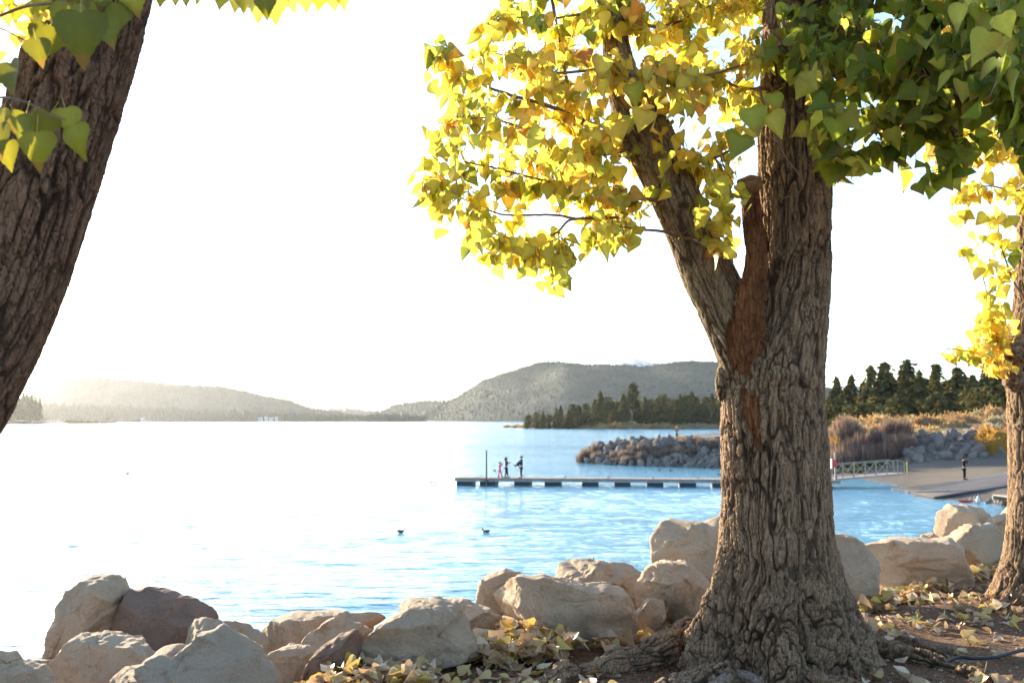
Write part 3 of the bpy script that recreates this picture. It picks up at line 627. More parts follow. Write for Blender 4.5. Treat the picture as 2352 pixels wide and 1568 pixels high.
def grow(root, branches, regions, seed, twr=.0035):
    """branches: list of (rows(u,v,Y), r0, r1). regions: (poly, n twigs, leaves per twig, size, palette weights, Y spread, max len px, Yset). Returns leaves; builds branch parts and twigs."""
    rs = np.random.RandomState(seed); loc = np.array(root.location); BP = []; tw = MB(); leaves = []
    for rows, r0, r1 in branches:
        p = spline([tuple(P(*r)) for r in rows], 8 * len(rows)); p += np.cumsum(rs.randn(*p.shape) * .0015, 0)
        MB().tube(p - loc, np.linspace(r0, r1, len(p)), 7).obj('branch', M['twig'], root, True); BP.append(p)
    BP = np.concatenate(BP); bu, bv = proj(BP)
    for poly, nt, nl, size, pal, ys, mx, Yset in regions:
        pa = np.array(poly); keys = list(pal); wts = np.array([pal[k] for k in keys], float); wts /= wts.sum(); k = 0; tries = 0
        while k < nt and tries < nt * 40:
            tries += 1; u = rs.uniform(pa[:, 0].min(), pa[:, 0].max()); v = rs.uniform(pa[:, 1].min(), pa[:, 1].max())
            if not inpoly(u, v, poly): continue
            d = np.hypot(bu - u, (bv - v) * 1.15) + rs.rand() * 25 + (bv > v + 40) * 0
            i = int(np.argmin(d)); b = BP[i]
            if d[i] > mx: continue
            Y = (b[1] if Yset is None else rs.uniform(*Yset)) + rs.randn() * ys; tgt = np.array(P(u, v, Y))
            midp = (b + tgt) / 2 + [0, 0, .05 * np.linalg.norm(tgt - b)] + rs.randn(3) * .02
            sp = spline([b, midp, tgt], 7)
            if Yset is None or d[i] < mx * .9: tw.tube(sp - loc, np.linspace(twr, .0012, 7), 4, cap=False)
            n = rs.randint(nl[0], nl[1] + 1); key0 = rs.choice(keys, p=wts)
            for q in range(n):
                f = rs.uniform(.25, 1.) if q else 1.; a = sp[min(6, int(f * 6))] + rs.randn(3) * .012
                sz = size * rs.uniform(.62, 1.2); tip = np.array([rs.randn() * .5, rs.randn() * .5, -1.]); tip[2] += .25 * rs.rand() ** 3 * 4
                az = rs.normal(-math.pi / 2, 1.1) if rs.rand() < .75 else rs.uniform(0, 6.28); nr = np.array([math.cos(az), math.sin(az), rs.randn() * .35])
                pos = a + tip / np.linalg.norm(tip) * sz * .5
                uu, vv = proj(pos + tip / np.linalg.norm(tip) * sz * .6)
                if not inpoly(uu, vv, poly) and rs.rand() < .9: continue
                key = key0 if rs.rand() < .6 else rs.choice(keys, p=wts)
                leaves.append((pos, tip, nr, sz, key))
            k += 1
    if tw.V: tag(tw.obj('twigs', M['twig'], root, True), kind='stuff')
    return leaves
YL = {'yg': 6.5, 'y': 4, 'g': 2., 'go': .7, 'or': .15}
YO = {'yg': 3, 'y': 5, 'go': 2.3, 'or': .6, 'g': .5, 'br': .2}
DK = {'dg': 2.5, 'mg': 4, 'g': 2.2, 'yg': .8}
P_A = [(1085, 70), (1130, 0), (1190, -60), (1760, -60), (1760, 330), (1730, 420), (1700, 560), (1690, 610), (1650, 590), (1600, 530), (1520, 470), (1480, 500), (1450, 570), (1380, 600), (1330, 610), (1330, 650), (1262, 695), (1215, 640), (1150, 630), (1080, 570), (1060, 520), (960, 500), (945, 400), (970, 370), (950, 300), (1010, 270), (985, 200), (975, 120), (985, 70), (1035, 75), (1075, 150)]
P_AC = [(1170, 150), (1300, 60), (1400, -60), (1740, -60), (1740, 300), (1640, 360), (1520, 420), (1470, 540), (1380, 540), (1250, 470), (1150, 420), (1150, 300)]
P_LOW = [(1560, 440), (1640, 410), (1700, 450), (1700, 600), (1660, 600), (1600, 520)]
P_R = [(1745, -80), (2420, -80), (2420, 350), (2340, 350), (2260, 340), (2200, 400), (2130, 460), (2080, 460), (2060, 400), (2030, 370), (1970, 410), (1920, 465), (1880, 430), (1850, 350), (1870, 250), (1780, 150), (1740, 110)]
P_RC = [(1900, -80), (2420, -80), (2420, 230), (2250, 260), (2150, 330), (2000, 290), (1920, 230)]
B_main = [([(1535, 462, 6.65), (1483, 456, 6.5), (1395, 440, 6.4), (1285, 421, 6.3), (1139, 385, 6.2), (1065, 372, 6.1)], .016, .004),
 ([(1560, 545, 6.6), (1519, 533, 6.5), (1435, 524, 6.4), (1350, 500, 6.4)], .013, .004),
 ([(1530, 440, 6.75), (1400, 500, 6.9), (1347, 509, 6.9), (1285, 496, 6.9), (1175, 493, 6.8), (1124, 483, 6.7), (1065, 458, 6.6), (996, 414, 6.5)], .014, .003),
 ([(1450, 330, 6.7), (1428, 350, 6.6), (1358, 358, 6.5), (1285, 344, 6.4), (1212, 300, 6.3), (1120, 265, 6.2), (1020, 280, 6.1)], .016, .003),
 ([(1430, 300, 6.7), (1384, 320, 6.6), (1340, 289, 6.5), (1285, 256, 6.4), (1234, 238, 6.3), (1168, 216, 6.2), (1102, 187, 6.1), (1065, 161, 6.1), (1005, 100, 6.0)], .022, .003),
 ([(1470, 350, 6.8), (1420, 363, 6.9), (1395, 385, 7), (1351, 394, 7), (1285, 381, 7.1), (1230, 352, 7.2), (1175, 304, 7.3), (1084, 220, 7.3)], .015, .003),
 ([(1250, -60, 6.4), (1267, 0, 6.4), (1285, 92, 6.45), (1300, 160, 6.5), (1330, 260, 6.6), (1400, 310, 6.75)], .010, .014),
 ([(1420, 150, 6.75), (1355, 161, 6.5), (1285, 167, 6.4), (1234, 154, 6.3), (1190, 136, 6.2), (1110, 110, 6.1)], .012, .003),
 ([(1560, 390, 6.7), (1585, 377, 6.6), (1651, 359, 6.5), (1700, 330, 6.4)], .018, .006),
 ([(1770, 125, 6.6), (1723, 143, 6.5), (1651, 170, 6.5), (1589, 176, 6.5), (1520, 165, 6.5)], .013, .004),
 ([(1765, 205, 6.7), (1700, 200, 6.7), (1651, 172, 6.8), (1610, 130, 6.9), (1560, 50, 7)], .013, .004),
 ([(1743, 200, 6.5), (1755, 235, 6.35), (1773, 287, 6.25), (1806, 353, 6.15), (1839, 395, 6.1), (1852, 425, 6.1), (1844, 445, 6.1)], .009, .004),
 ([(1420, 500, 6.6), (1314, 505, 6.4), (1278, 538, 6.3), (1219, 557, 6.25), (1139, 542, 6.2), (1095, 520, 6.2)], .010, .003),
 ([(1405, 60, 6.8), (1350, 30, 6.6), (1250, 40, 6.4), (1150, 30, 6.3)], .012, .004),
 ([(1440, 40, 6.8), (1520, 60, 6.9), (1620, 20, 7.1), (1700, -40, 7.2)], .016, .006),
 ([(1890, 60, 6.6), (1980, 90, 6.0), (2080, 110, 5.6), (2200, 110, 5.3), (2352, 80, 5.1)], .02, .006),
 ([(1890, 180, 6.7), (1990, 160, 6.3), (2090, 200, 5.9), (2160, 260, 5.6), (2200, 330, 5.4), (2190, 390, 5.4)], .016, .004),
 ([(2000, 250, 5.9), (2010, 290, 5.8), (2030, 330, 5.7)], .006, .003),
 ([(1890, -60, 6.6), (2050, -40, 6.0), (2250, 0, 5.5), (2352, 30, 5.3)], .02, .008),
 ([(1860, 40, 6.4), (1880, 120, 6.0), (1895, 220, 5.8), (1900, 320, 5.7), (1905, 370, 5.7)], .008, .003),
 ([(2300, 0, 5.0), (2320, 120, 4.9), (2330, 230, 4.9), (2330, 290, 4.9)], .010, .004)]
regs = [(P_A, 440, (3, 6), .098, YL, .22, 170, None), (P_AC, 200, (3, 6), .096, YO, .45, 220, None), (P_LOW, 14, (3, 5), .11, YL, .1, 200, None),
        (P_R, 185, (3, 6), .125, DK, .25, 260, None), (P_RC, 180, (3, 6), .11, {'dg': 3, 'mg': 3, 'g': 2, 'yg': 2, 'y': 1}, .6, 260, None),
        ([(1750, -80), (1990, -80), (1960, 120), (1890, 190), (1800, 140), (1745, 140)], 60, (3, 6), .11, {'mg': 4, 'g': 3, 'yg': 2, 'dg': 1}, .1, 200, None),
        ([(1950, 150), (2400, 150), (2400, 330), (2250, 360), (2100, 300)], 90, (4, 6), .11, {'y': 4, 'yg': 4, 'go': 1}, .3, 400, (7.4, 8.6)),
        ([(1150, -330), (2420, -330), (2420, -75), (1100, -75)], 170, (4, 6), .11, {'g': 3, 'yg': 3, 'y': 2, 'mg': 2}, .5, 420, None),
        ([(1850, 200), (1900, 200), (1905, 300), (1900, 350), (1860, 330)], 14, (3, 5), .09, {'yg': 3, 'y': 2}, .08, 200, None)]
LM = grow(root, B_main, regs, 3)
for u, v, Y, s, key, ax in [(1720, 270, 5.6, .17, 'g', .3), (1700, 330, 5.6, .16, 'g', -.4), (1765, 285, 5.6, .15, 'yg', .6), (1410, 300, 5.9, .15, 'y', .2), (1385, 150, 5.9, .14, 'yg', -.2), (1450, 215, 5.8, .13, 'g', .3), (1480, 275, 5.8, .14, 'y', -.3), (1775, 235, 5.7, .12, 'g', .2), (1640, 440, 6.0, .14, 'yg', .9), (1608, 500, 6.2, .12, 'y', .1)]:
    LM.append((np.array(P(u, v - 20, Y)), np.array([ax, 0, -1.]), np.array([.1, -1, .15]), s, key))
leaf_parts_and_foliage(root, LM, 300, M['leaf'], LV, seed=1)
# leaves of the leaning tree: big, near the lens, traced one by one (u, v of the stalk end, Y, size, lean, key)
B_left = [([(-80, 60, 3.3), (-10, 40, 3.2), (60, 15, 3.1), (140, 5, 3.0), (230, -20, 2.9), (330, -40, 2.9)], .006, .003), ([(-90, 260, 3.1), (-10, 225, 3.0), (60, 235, 2.9), (110, 262, 2.85), (150, 275, 2.8)], .005, .002),
 ([(430, -300, 3.7), (480, -90, 3.1), (560, -30, 2.9), (640, -25, 2.9), (720, -20, 3.0), (800, -15, 3.1)], .008, .003), ([(-60, 60, 3.6), (0, 66, 3.5), (40, 85, 3.4), (80, 105, 3.4)], .004, .002),
 ([(230, -20, 2.9), (430, -60, 3.2), (480, -90, 3.1)], .005, .003), ([(290, -250, 3.85), (200, -160, 3.5), (130, -80, 3.2), (140, 5, 3.0)], .012, .004), ([(-80, 60, 3.3), (60, -150, 3.4), (200, -160, 3.5)], .008, .006), ([(-90, 260, 3.1), (-110, 120, 3.2), (-80, 60, 3.3)], .006, .005)]
tw = MB(); tl = np.array(tr2.location)
for rows, r0, r1 in B_left:
    p = spline([tuple(P(*r)) for r in rows], 30); MB().tube(p - tl, np.linspace(r0, r1, 30), 8).obj('branch', M['twig'], tr2, True)
LL = []
for u, v, Y, px, lean, key, nx in [(185, 30, 2.75, 132, .02, 'mg', .1), (170, 15, 2.9, 100, -.25, 'g', -.3), (235, 50, 2.85, 72, .45, 'mg', .3), (82, 92, 2.9, 66, .25, 'g', .25), (115, 60, 3.0, 90, -.3, 'g', .5), (25, 145, 2.85, 84, .1, 'mg', -.5), (265, 8, 3.0, 82, -.1, 'mg', .2),
    (215, 5, 3.0, 62, -.4, 'g', 0), (150, -8, 3.0, 60, .2, 'g', .2), (100, -5, 3.1, 52, -.3, 'yg', .3), (60, 8, 3.2, 44, .3, 'yg', 0), (300, -25, 3.0, 70, .3, 'yg', .2), (245, -30, 3.0, 66, -.3, 'g', .1), (190, -40, 3., 64, .2, 'g', .2),
    (85, 305, 2.75, 92, .02, 'g', .1), (170, 290, 2.8, 84, .22, 'g', -.4), (115, 262, 2.9, 74, -.6, 'g', .2), (150, 250, 2.95, 70, .3, 'g', .4), (35, 270, 2.85, 72, .3, 'mg', .9), (-5, 290, 2.8, 84, .1, 'g', -.2), (15, 330, 2.95, 70, .2, 'g', .1), (60, 262, 3., 70, -.2, 'g', .3), (5, 250, 2.9, 60, -.3, 'yg', -.6),
    (15, 28, 3.6, 40, .2, 'y', .2), (40, 12, 3.6, 46, -.2, 'yg', 0), (52, 50, 3.5, 40, .4, 'y', .3), (38, 78, 3.5, 36, 0, 'y', .2), (55, 85, 3.5, 30, .2, 'go', .2), (85, 30, 3.3, 48, .1, 'y', -.2), (120, 25, 3.3, 44, .3, 'go', .2), (200, 55, 3.2, 40, .4, 'go', .1), (215, 22, 3.3, 46, -.3, 'go', .3),
    (0, 10, 3.7, 38, -.2, 'y', .1), (20, -12, 3.7, 44, .2, 'yg', .1), (-12, 150, 3.2, 50, .2, 'yg', .1), (0, 118, 3.6, 26, .1, 'y', .1), (150, 70, 3.4, 40, .3, 'yg', .5),
    (600, -14, 2.85, 74, -.12, 'y', .05), (628, -10, 2.85, 70, .05, 'y', -.05), (608, -8, 2.75, 56, .1, 'mg', .1), (560, -18, 2.9, 52, .0, 'yg', .2), (545, -12, 2.95, 44, -.2, 'y', .1), (665, -10, 2.95, 44, .3, 'y', 0), (645, -30, 2.9, 48, .2, 'g', .1), (700, -10, 3.0, 44, .1, 'y', .2), (735, -16, 3.0, 44, -.1, 'yg', .2), (765, -14, 3.1, 44, .1, 'y', -.1), (785, -16, 3.1, 42, .15, 'y', .1), (510, -14, 3.0, 40, -.2, 'yg', .1), (425, -22, 3.2, 38, .1, 'yg', .4), (400, -20, 3.2, 36, .1, 'y', .5), (455, -25, 3.1, 38, -.1, 'y', 1.), (370, -20, 3.2, 38, -.1, 'yg', .2)]:
    LL.append((np.array(P(u, v, Y)), np.array([lean, .15 * nx, -1.]), np.array([nx, -1, .12]), px / FPX * Y / 1.08, key))
rs = np.random.RandomState(8)
for i in range(130):                                   # the rest of its crown, above and outside the frame
    u, v = (rs.uniform(-260, -30), rs.uniform(-300, 420)) if i % 2 else (rs.uniform(-200, 850), rs.uniform(-330, -75)); Y = rs.uniform(2.9, 3.8); LL.append((np.array(P(u, v, Y)), np.array([rs.randn() * .4, rs.randn() * .4, -1]), np.array([rs.randn(), -1, .1]), rs.uniform(.07, .11), rs.choice(['g', 'yg', 'y', 'mg'])))
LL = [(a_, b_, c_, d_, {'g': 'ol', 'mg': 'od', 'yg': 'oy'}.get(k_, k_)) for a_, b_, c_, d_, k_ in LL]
PAL.update(ol=(.19, .18, .016), od=(.125, .13, .012), oy=(.34, .30, .025))  # greens darkened in the colour itself to imitate shade on the leaning tree's leaves
leaf_parts_and_foliage(tr2, LL, 260, M['leafshade'], LB, seed=2)
# leaves of the right edge tree
B_right = [([(2380, 760, 9.1), (2360, 700, 8.9), (2330, 640, 8.8), (2300, 560, 8.7), (2290, 480, 8.7)], .014, .004), ([(2340, 845, 8.9), (2310, 850, 8.8), (2270, 820, 8.7), (2200, 800, 8.6), (2165, 800, 8.6)], .010, .003), ([(2380, 430, 9.1), (2330, 440, 8.9), (2260, 430, 8.7), (2190, 470, 8.6)], .012, .003),
 ([(2385, 300, 9.2), (2300, 330, 8.8), (2220, 350, 8.6), (2150, 370, 8.5)], .016, .004), ([(2330, 900, 9.0), (2315, 850, 8.9), (2290, 780, 8.8), (2270, 700, 8.8), (2250, 600, 8.8)], .014, .004), ([(2385, 200, 9.2), (2300, 180, 9), (2200, 200, 8.8), (2120, 260, 8.7)], .018, .005), ([(2385, 100, 9.2), (2250, 60, 9), (2100, 60, 8.8), (1980, 150, 8.7)], .018, .005)]
P_E = [(2130, 340), (2400, 300), (2400, 560), (2345, 570), (2330, 640), (2330, 760), (2310, 800), (2300, 860), (2240, 860), (2200, 830), (2190, 790), (2230, 740), (2215, 620), (2205, 560), (2230, 530), (2160, 500), (2180, 440), (2130, 380)]
LR = grow(tr3, B_right, [(P_E, 100, (3, 5), .105, {'yg': 4, 'y': 5, 'go': 1.2, 'g': .7}, .2, 90, None), ([(2250, 720), (2335, 740), (2330, 870), (2270, 860), (2240, 800)], 22, (3, 5), .10, {'y': 4, 'go': 3}, .1, 90, None),
    ([(2150, 790), (2200, 760), (2210, 840), (2150, 830)], 5, (2, 3), .09, {'yg': 1, 'y': 1}, .05, 90, None), ([(1960, 60), (2400, 40), (2400, 380), (2130, 360), (2000, 260)], 150, (4, 6), .115, {'yg': 4, 'y': 4, 'g': 1, 'go': 1}, .4, 140, None)], 9)
leaf_parts_and_foliage(tr3, LR, 300, M['leaf'], LV, seed=3)
# ---------------------------------------------------------------- boulders along the shore
def ico(n):
    me = bpy.data.meshes.new('t'); import bmesh; bm = bmesh.new(); bmesh.ops.create_icosphere(bm, subdivisions=n, radius=1); bm.to_mesh(me); bm.free()
    V = np.array([v.co[:] for v in me.vertices]); F = np.array([p.vertices[:] for p in me.polygons]); bpy.data.meshes.remove(me); return V, F
ICO = {k: ico(k) for k in (2, 3, 5, 6)}
def rock_noise(p, s, amp, seed):
    """fractured surface: broad lumps, strata ledges, chips"""
    st = fbm(p * [1.2, 1.2, 5] / s, 4, seed); ch = fbm(p * 3 / s, 5, seed + 5, .6); d1, d2 = voro(p * 2.2 / s + .4 * np.stack([ch, st, ch], 1), seed + 8)
    return amp * s * (.30 * fbm(p * 1.1 / s, 2, seed + 2) + .22 * st + .22 * ch - .13 * (1 - sstep(0, .07, d2 - d1)) + .22 * (hsh(*(np.floor(p.T * 2.2 / s).astype(np.int64)), seed) * 0 + fbm(p * 9 / s, 3, seed + 7)))
def boulder(outline, Y, label, D=None, seed=0, mat='rock', facets=9, cut=(.56, .80), amp=.10, sub=6, name='boulder', tilt=(0, 0)):
    """a solid with the traced silhouette, real depth D, broken facets; its foot is sunk in the ground"""
    o = np.array(outline, float); c = (o.max(0) + o.min(0)) / 2; cw = np.array(P(c[0], c[1], Y)); k = Y / FPX
    q = (o - c) * [k, -k]; w = np.ptp(q[:, 0]); h = np.ptp(q[:, 1]); s = (w + h) / 2; D = D or .42 * s + .12
    g = gz(cw[0], cw[1]); zmin = cw[2] + q[:, 1].min(); drop = max(0, zmin - g + .10)
    if drop > 0: q[:, 1] = np.where(q[:, 1] < 0, q[:, 1] * (1 + drop / max(.05, -q[:, 1].min())), q[:, 1])
    a = np.arctan2(q[:, 1], q[:, 0]); r = np.hypot(q[:, 0], q[:, 1]); i = np.argsort(a)
    # dense resample along the outline, then radius by angle
    qq = np.concatenate([np.linspace(q[j], q[(j + 1) % len(q)], 12, False) for j in range(len(q))]); aa = np.arctan2(qq[:, 1], qq[:, 0]); rr = np.hypot(qq[:, 0], qq[:, 1]); ii = np.argsort(aa); aa = aa[ii]; rr = rr[ii]
    aa = np.concatenate([aa - 2 * np.pi, aa, aa + 2 * np.pi]); rr = np.tile(rr, 3)
    V, F = ICO[sub]; th = np.arctan2(V[:, 2], V[:, 0]); cf = np.hypot(V[:, 0], V[:, 2]); Rr = np.interp(th, aa, rr)
    e = .48; X = Rr * np.cos(th) * cf ** e; Z = Rr * np.sin(th) * cf ** e; Yy = D * np.sign(V[:, 1]) * np.abs(V[:, 1]) ** .8
    Yy = Yy + tilt[0] * X + tilt[1] * Z
    p = np.stack([X, Yy, Z], 1); rs = np.random.RandomState(seed + 100)
    for f in range(facets):
        n = rs.randn(3) * [.75, 1, .7]; n[1] = -abs(n[1]) - .25 if f % 3 else abs(n[1]); n /= np.linalg.norm(n); sup = (p @ n).max(); hcut = sup * rs.uniform(*cut); d = p @ n
        m = np.clip(d - hcut, 0, None); p = p - (m * .97)[:, None] * n
    for _ in range(2):                                  # scale the cut block back out to its outline
        pt = np.arctan2(p[:, 2], p[:, 0]); pr_ = np.hypot(p[:, 0], p[:, 2]); nb = 48; bi = ((pt + np.pi) / (2 * np.pi) * nb).astype(int) % nb; mx = np.zeros(nb); np.maximum.at(mx, bi, pr_)
        ct = -np.pi + (np.arange(nb) + .5) * 2 * np.pi / nb; kf = np.clip(np.interp(ct, aa, rr) / np.maximum(mx, 1e-3), .8, 1.9); ks = np.interp(pt, np.concatenate([ct - 2 * np.pi, ct, ct + 2 * np.pi]), np.tile(kf, 3)); p[:, 0] *= ks; p[:, 2] *= ks
    nr = p / (np.linalg.norm(p, axis=1)[:, None] + 1e-6)
    p = p + nr * rock_noise(p + seed * 3.1, s, amp, seed)[:, None] * sstep(0, .25, np.linalg.norm(p, axis=1) / s + .2)[:, None]
    dr = rs.randn(3) * [1, .5, 1]; dr[2] += 1.2; dr /= np.linalg.norm(dr); w_ = (p @ dr) * rs.uniform(5, 8) / s + 1.1 * fbm(p * 1.7 / s + seed, 3, seed + 20); sw = w_ - np.floor(w_)
    lm = sstep(-.15, .35, fbm(p * 2.1 / s + 9, 2, seed + 21)); p = p + nr * (.035 * s * lm * (sstep(0, .22, sw) - sw))[:, None]
    p = p + nr * (.010 * fbm((p + seed) * 22, 4, seed + 3, .65))[:, None]
    ob = link(name, mk(name, p, F, [M[mat]]), None, cw); return tag(ob, label, 'boulder', 'boulders heaped along the shore')
BL = [
 ([(75, 1540), (90, 1480), (135, 1430), (140, 1390), (165, 1350), (200, 1330), (240, 1325), (265, 1340), (285, 1370), (282, 1420), (275, 1470), (265, 1540)], 8.3, 'tall pale upright boulder at the water edge, taller than all others near the leaning trunk', .45, 'rock', 7),
 ([(255, 1480), (268, 1400), (285, 1360), (330, 1353), (380, 1362), (400, 1375), (410, 1373), (450, 1385), (495, 1410), (497, 1435), (470, 1450), (440, 1490), (390, 1530), (280, 1530)], 8.15, 'rusty brown pitted boulder with a round hole, leaning against the tall pale upright boulder', .42, 'rock_dark', 6),
 ([(75, 1600), (100, 1545), (140, 1490), (175, 1460), (210, 1465), (260, 1474), (305, 1476), (350, 1490), (388, 1530), (400, 1620), (80, 1620)], 6.9, 'broad low boulder in front of the pitted brown one, below the upright boulder', .5, 'rock', 7),
 ([(-60, 1500), (-10, 1492), (8, 1515), (25, 1535), (60, 1547), (90, 1572), (110, 1620), (-60, 1640)], 5.9, 'boulder cut off by the lower left corner of the photo', .4, 'rock', 6),
 ([(40, 1532), (85, 1512), (128, 1515), (118, 1575), (50, 1575)], 7.5, 'small flat rock wedged below the tall pale upright boulder', .3, 'rock', 6),
 ([(395, 1500), (410, 1458), (432, 1432), (460, 1423), (520, 1428), (585, 1442), (618, 1466), (612, 1520), (500, 1540), (405, 1540)], 7.4, 'sunlit pale rock with a dry leaf on top, right of the pitted brown boulder', .35, 'rock', 6),
 ([(225, 1640), (236, 1560), (268, 1528), (330, 1520), (352, 1502), (385, 1490), (405, 1500), (440, 1470), (485, 1456), (535, 1472), (590, 1502), (628, 1532), (642, 1590), (640, 1660)], 6.15, 'very wide flat-topped boulder filling the bottom edge of the photo', .55, 'rock', 7),
 ([(590, 1450), (625, 1422), (670, 1410), (720, 1412), (790, 1406), (850, 1408), (890, 1415), (860, 1445), (800, 1470), (740, 1500), (640, 1500), (605, 1475)], 8.3, 'long low layered slab of rock right at the water line', .4, 'rock', 9),
 ([(668, 1480), (705, 1452), (745, 1430), (780, 1408), (835, 1430), (855, 1445), (838, 1480), (750, 1520), (690, 1515)], 7.6, 'wedge-shaped rock with a bright sunlit sloping top edge', .3, 'rock', 6),
 ([(606, 1500), (640, 1487), (700, 1486), (732, 1505), (715, 1540), (640, 1540)], 7.0, 'small tan rock tucked between the wedge-shaped rock and the very wide boulder', .22, 'rock', 5),
 ([(668, 1580), (690, 1540), (718, 1508), (745, 1485), (775, 1458), (810, 1448), (832, 1452), (836, 1490), (822, 1530), (790, 1560), (740, 1580)], 6.6, 'dark angular rock leaning between fallen leaves and the rounded shaded boulder', .25, 'rock_dark', 6),
 ([(832, 1490), (838, 1460), (860, 1440), (900, 1415), (950, 1392), (1000, 1386), (1045, 1400), (1080, 1436), (1103, 1480), (1096, 1515), (1062, 1535), (1000, 1541), (930, 1532), (860, 1505)], 6.65, 'rounded shaded boulder with a sunlit left shoulder, sitting alone on the bare soil', .5, 'rock', 5),
 ([(912, 1400), (932, 1377), (990, 1376), (1010, 1382), (1060, 1377), (1130, 1390), (1180, 1415), (1190, 1450), (1130, 1480), (1060, 1480), (960, 1450), (915, 1430)], 7.5, 'flat sloping rock behind the rounded shaded boulder', .4, 'rock', 7),
 ([(1076, 1375), (1108, 1330), (1158, 1309), (1198, 1316), (1190, 1350), (1160, 1400), (1100, 1400)], 7.95, 'narrow pale rock with a sunlit slanting face behind the largest boulder', .3, 'rock', 6),
 ([(1128, 1388), (1158, 1345), (1192, 1316), (1250, 1320), (1320, 1338), (1400, 1342), (1448, 1368), (1472, 1412), (1466, 1450), (1425, 1476), (1360, 1468), (1290, 1474), (1210, 1448), (1150, 1415)], 7.4, 'largest boulder, long and blocky with a cracked dark underside, in front of the water', .5, 'rock', 9),
 ([(1272, 1335), (1290, 1296), (1330, 1288), (1400, 1294), (1450, 1297), (1476, 1320), (1470, 1370), (1420, 1390), (1330, 1370)], 8.6, 'brown stained boulder behind the right end of the largest boulder', .4, 'rock', 6),
 ([(1462, 1345), (1490, 1300), (1530, 1290), (1580, 1294), (1615, 1320), (1640, 1350), (1620, 1385), (1560, 1400), (1490, 1398), (1468, 1375)], 8.1, 'rounded tan boulder just left of the big trunk, below the higher one', .4, 'rock', 6),
 ([(1486, 1300), (1492, 1235), (1515, 1208), (1545, 1195), (1590, 1200), (1620, 1196), (1655, 1181), (1690, 1195), (1700, 1300), (1640, 1340), (1560, 1330)], 9.0, 'highest smooth boulder beside the big trunk, rising against the lake', .5, 'rock', 5),
 ([(1462, 1405), (1490, 1376), (1525, 1380), (1530, 1405), (1500, 1430), (1465, 1432)], 7.8, 'small layered stone at the right foot of the largest boulder', .2, 'rock', 8),
 ([(1880, 1240), (1930, 1229), (1970, 1234), (2000, 1258), (2020, 1292), (1995, 1330), (1950, 1355), (1880, 1360)], 9.2, 'pale rounded boulder just right of the big trunk', .4, 'rock', 5),
 ([(1996, 1290), (2006, 1252), (2060, 1240), (2130, 1240), (2195, 1238), (2222, 1258), (2228, 1300), (2200, 1316), (2120, 1320), (2040, 1312)], 10.3, 'long low boulder between the two trunks with ochre stains on its face', .45, 'rock', 8),
 ([(2020, 1250), (2035, 1236), (2080, 1234), (2112, 1240), (2115, 1262), (2030, 1266)], 11.6, 'flat stone just showing over the long low boulder', .3, 'rock', 6),
 ([(2108, 1240), (2118, 1228), (2150, 1224), (2165, 1236), (2150, 1258), (2115, 1258)], 12.0, 'small stone by the water between the flat stone and the ochre-topped boulder', .2, 'rock', 6),
 ([(2148, 1225), (2160, 1188), (2192, 1161), (2240, 1163), (2290, 1178), (2296, 1220), (2220, 1250), (2160, 1245)], 12.4, 'ochre-topped boulder farthest back in the heap near the right trunk', .4, 'rock', 6),
 ([(2178, 1235), (2225, 1207), (2285, 1205), (2320, 1238), (2325, 1280), (2240, 1284), (2195, 1268)], 11.5, 'triangular pale boulder in front of the ochre-topped one', .35, 'rock', 6),
 ([(2268, 1200), (2300, 1184), (2352, 1172), (2400, 1190), (2390, 1260), (2320, 1260), (2280, 1232)], 12.0, 'boulder half hidden behind the right trunk, above the triangular pale one', .4, 'rock', 6),
 ([(2288, 1175), (2320, 1150), (2360, 1132), (2410, 1150), (2410, 1200), (2300, 1195)], 13.6, 'distant grey boulder at the very edge behind the right trunk', .4, 'rock', 6)]
for i, (o, Y, lab, D, m, fc) in enumerate(BL): boulder(o, Y, lab, D, i, m, fc + 9, sub=6 if Y < 9 else 5)
# hole in the pitted boulder: a dark socket stone recess
# unseen lakeward slope: boulders that hold the bank
FM = []
for i in range(6):
    V, F = ICO[3]; p = V * [1, .8, .65]; rs = np.random.RandomState(300 + i)
    for f in range(12):
        n = rs.randn(3); n /= np.linalg.norm(n); d = p @ n; p = p - (np.clip(d - d.max() * rs.uniform(.62, .85), 0, None) * .95)[:, None] * n
    p = p + p * rock_noise(p, 1., .16, 300 + i)[:, None]; FM.append(p)
FMm = {m: [mk('rock', p, ICO[3][1], [M[m]], smooth=True) for p in FM] for m in ('rock', 'rock_far')}
rs = np.random.RandomState(44); cnt = 0
for i in range(400):
    x = rs.uniform(-9, 9); y = np.interp(x, [-9, -5, 0, 3, 6, 9], [9, 10, 10.6, 12, 14.8, 18]) + rs.uniform(-.5, 3.2); s = rs.uniform(.35, .7); g = gz(x, y); u, v = proj(np.array([x, y, g + s * .6]))
    if cnt >= 60: break
    if 0 < u < 2352:                        # keep under the traced skyline of the heap
        lim = np.interp(u, [0, 80, 130, 300, 500, 600, 800, 900, 1100, 1180, 1400, 1500, 1650, 1900, 2020, 2150, 2290, 2352], [1545, 1540, 1480, 1400, 1450, 1480, 1450, 1420, 1400, 1370, 1340, 1280, 1230, 1270, 1290, 1270, 1200, 1180])
        if v < lim: continue
    cnt += 1; o = link('rock', rs.choice(FMm['rock']), None, (x, y, g + .05), (rs.rand() * 3, rs.rand() * 3, rs.rand() * 6), s)
    tag(o, 'tan rock on the bank slope hidden behind the row of big boulders', 'rock', 'rocks on the lakeward slope')

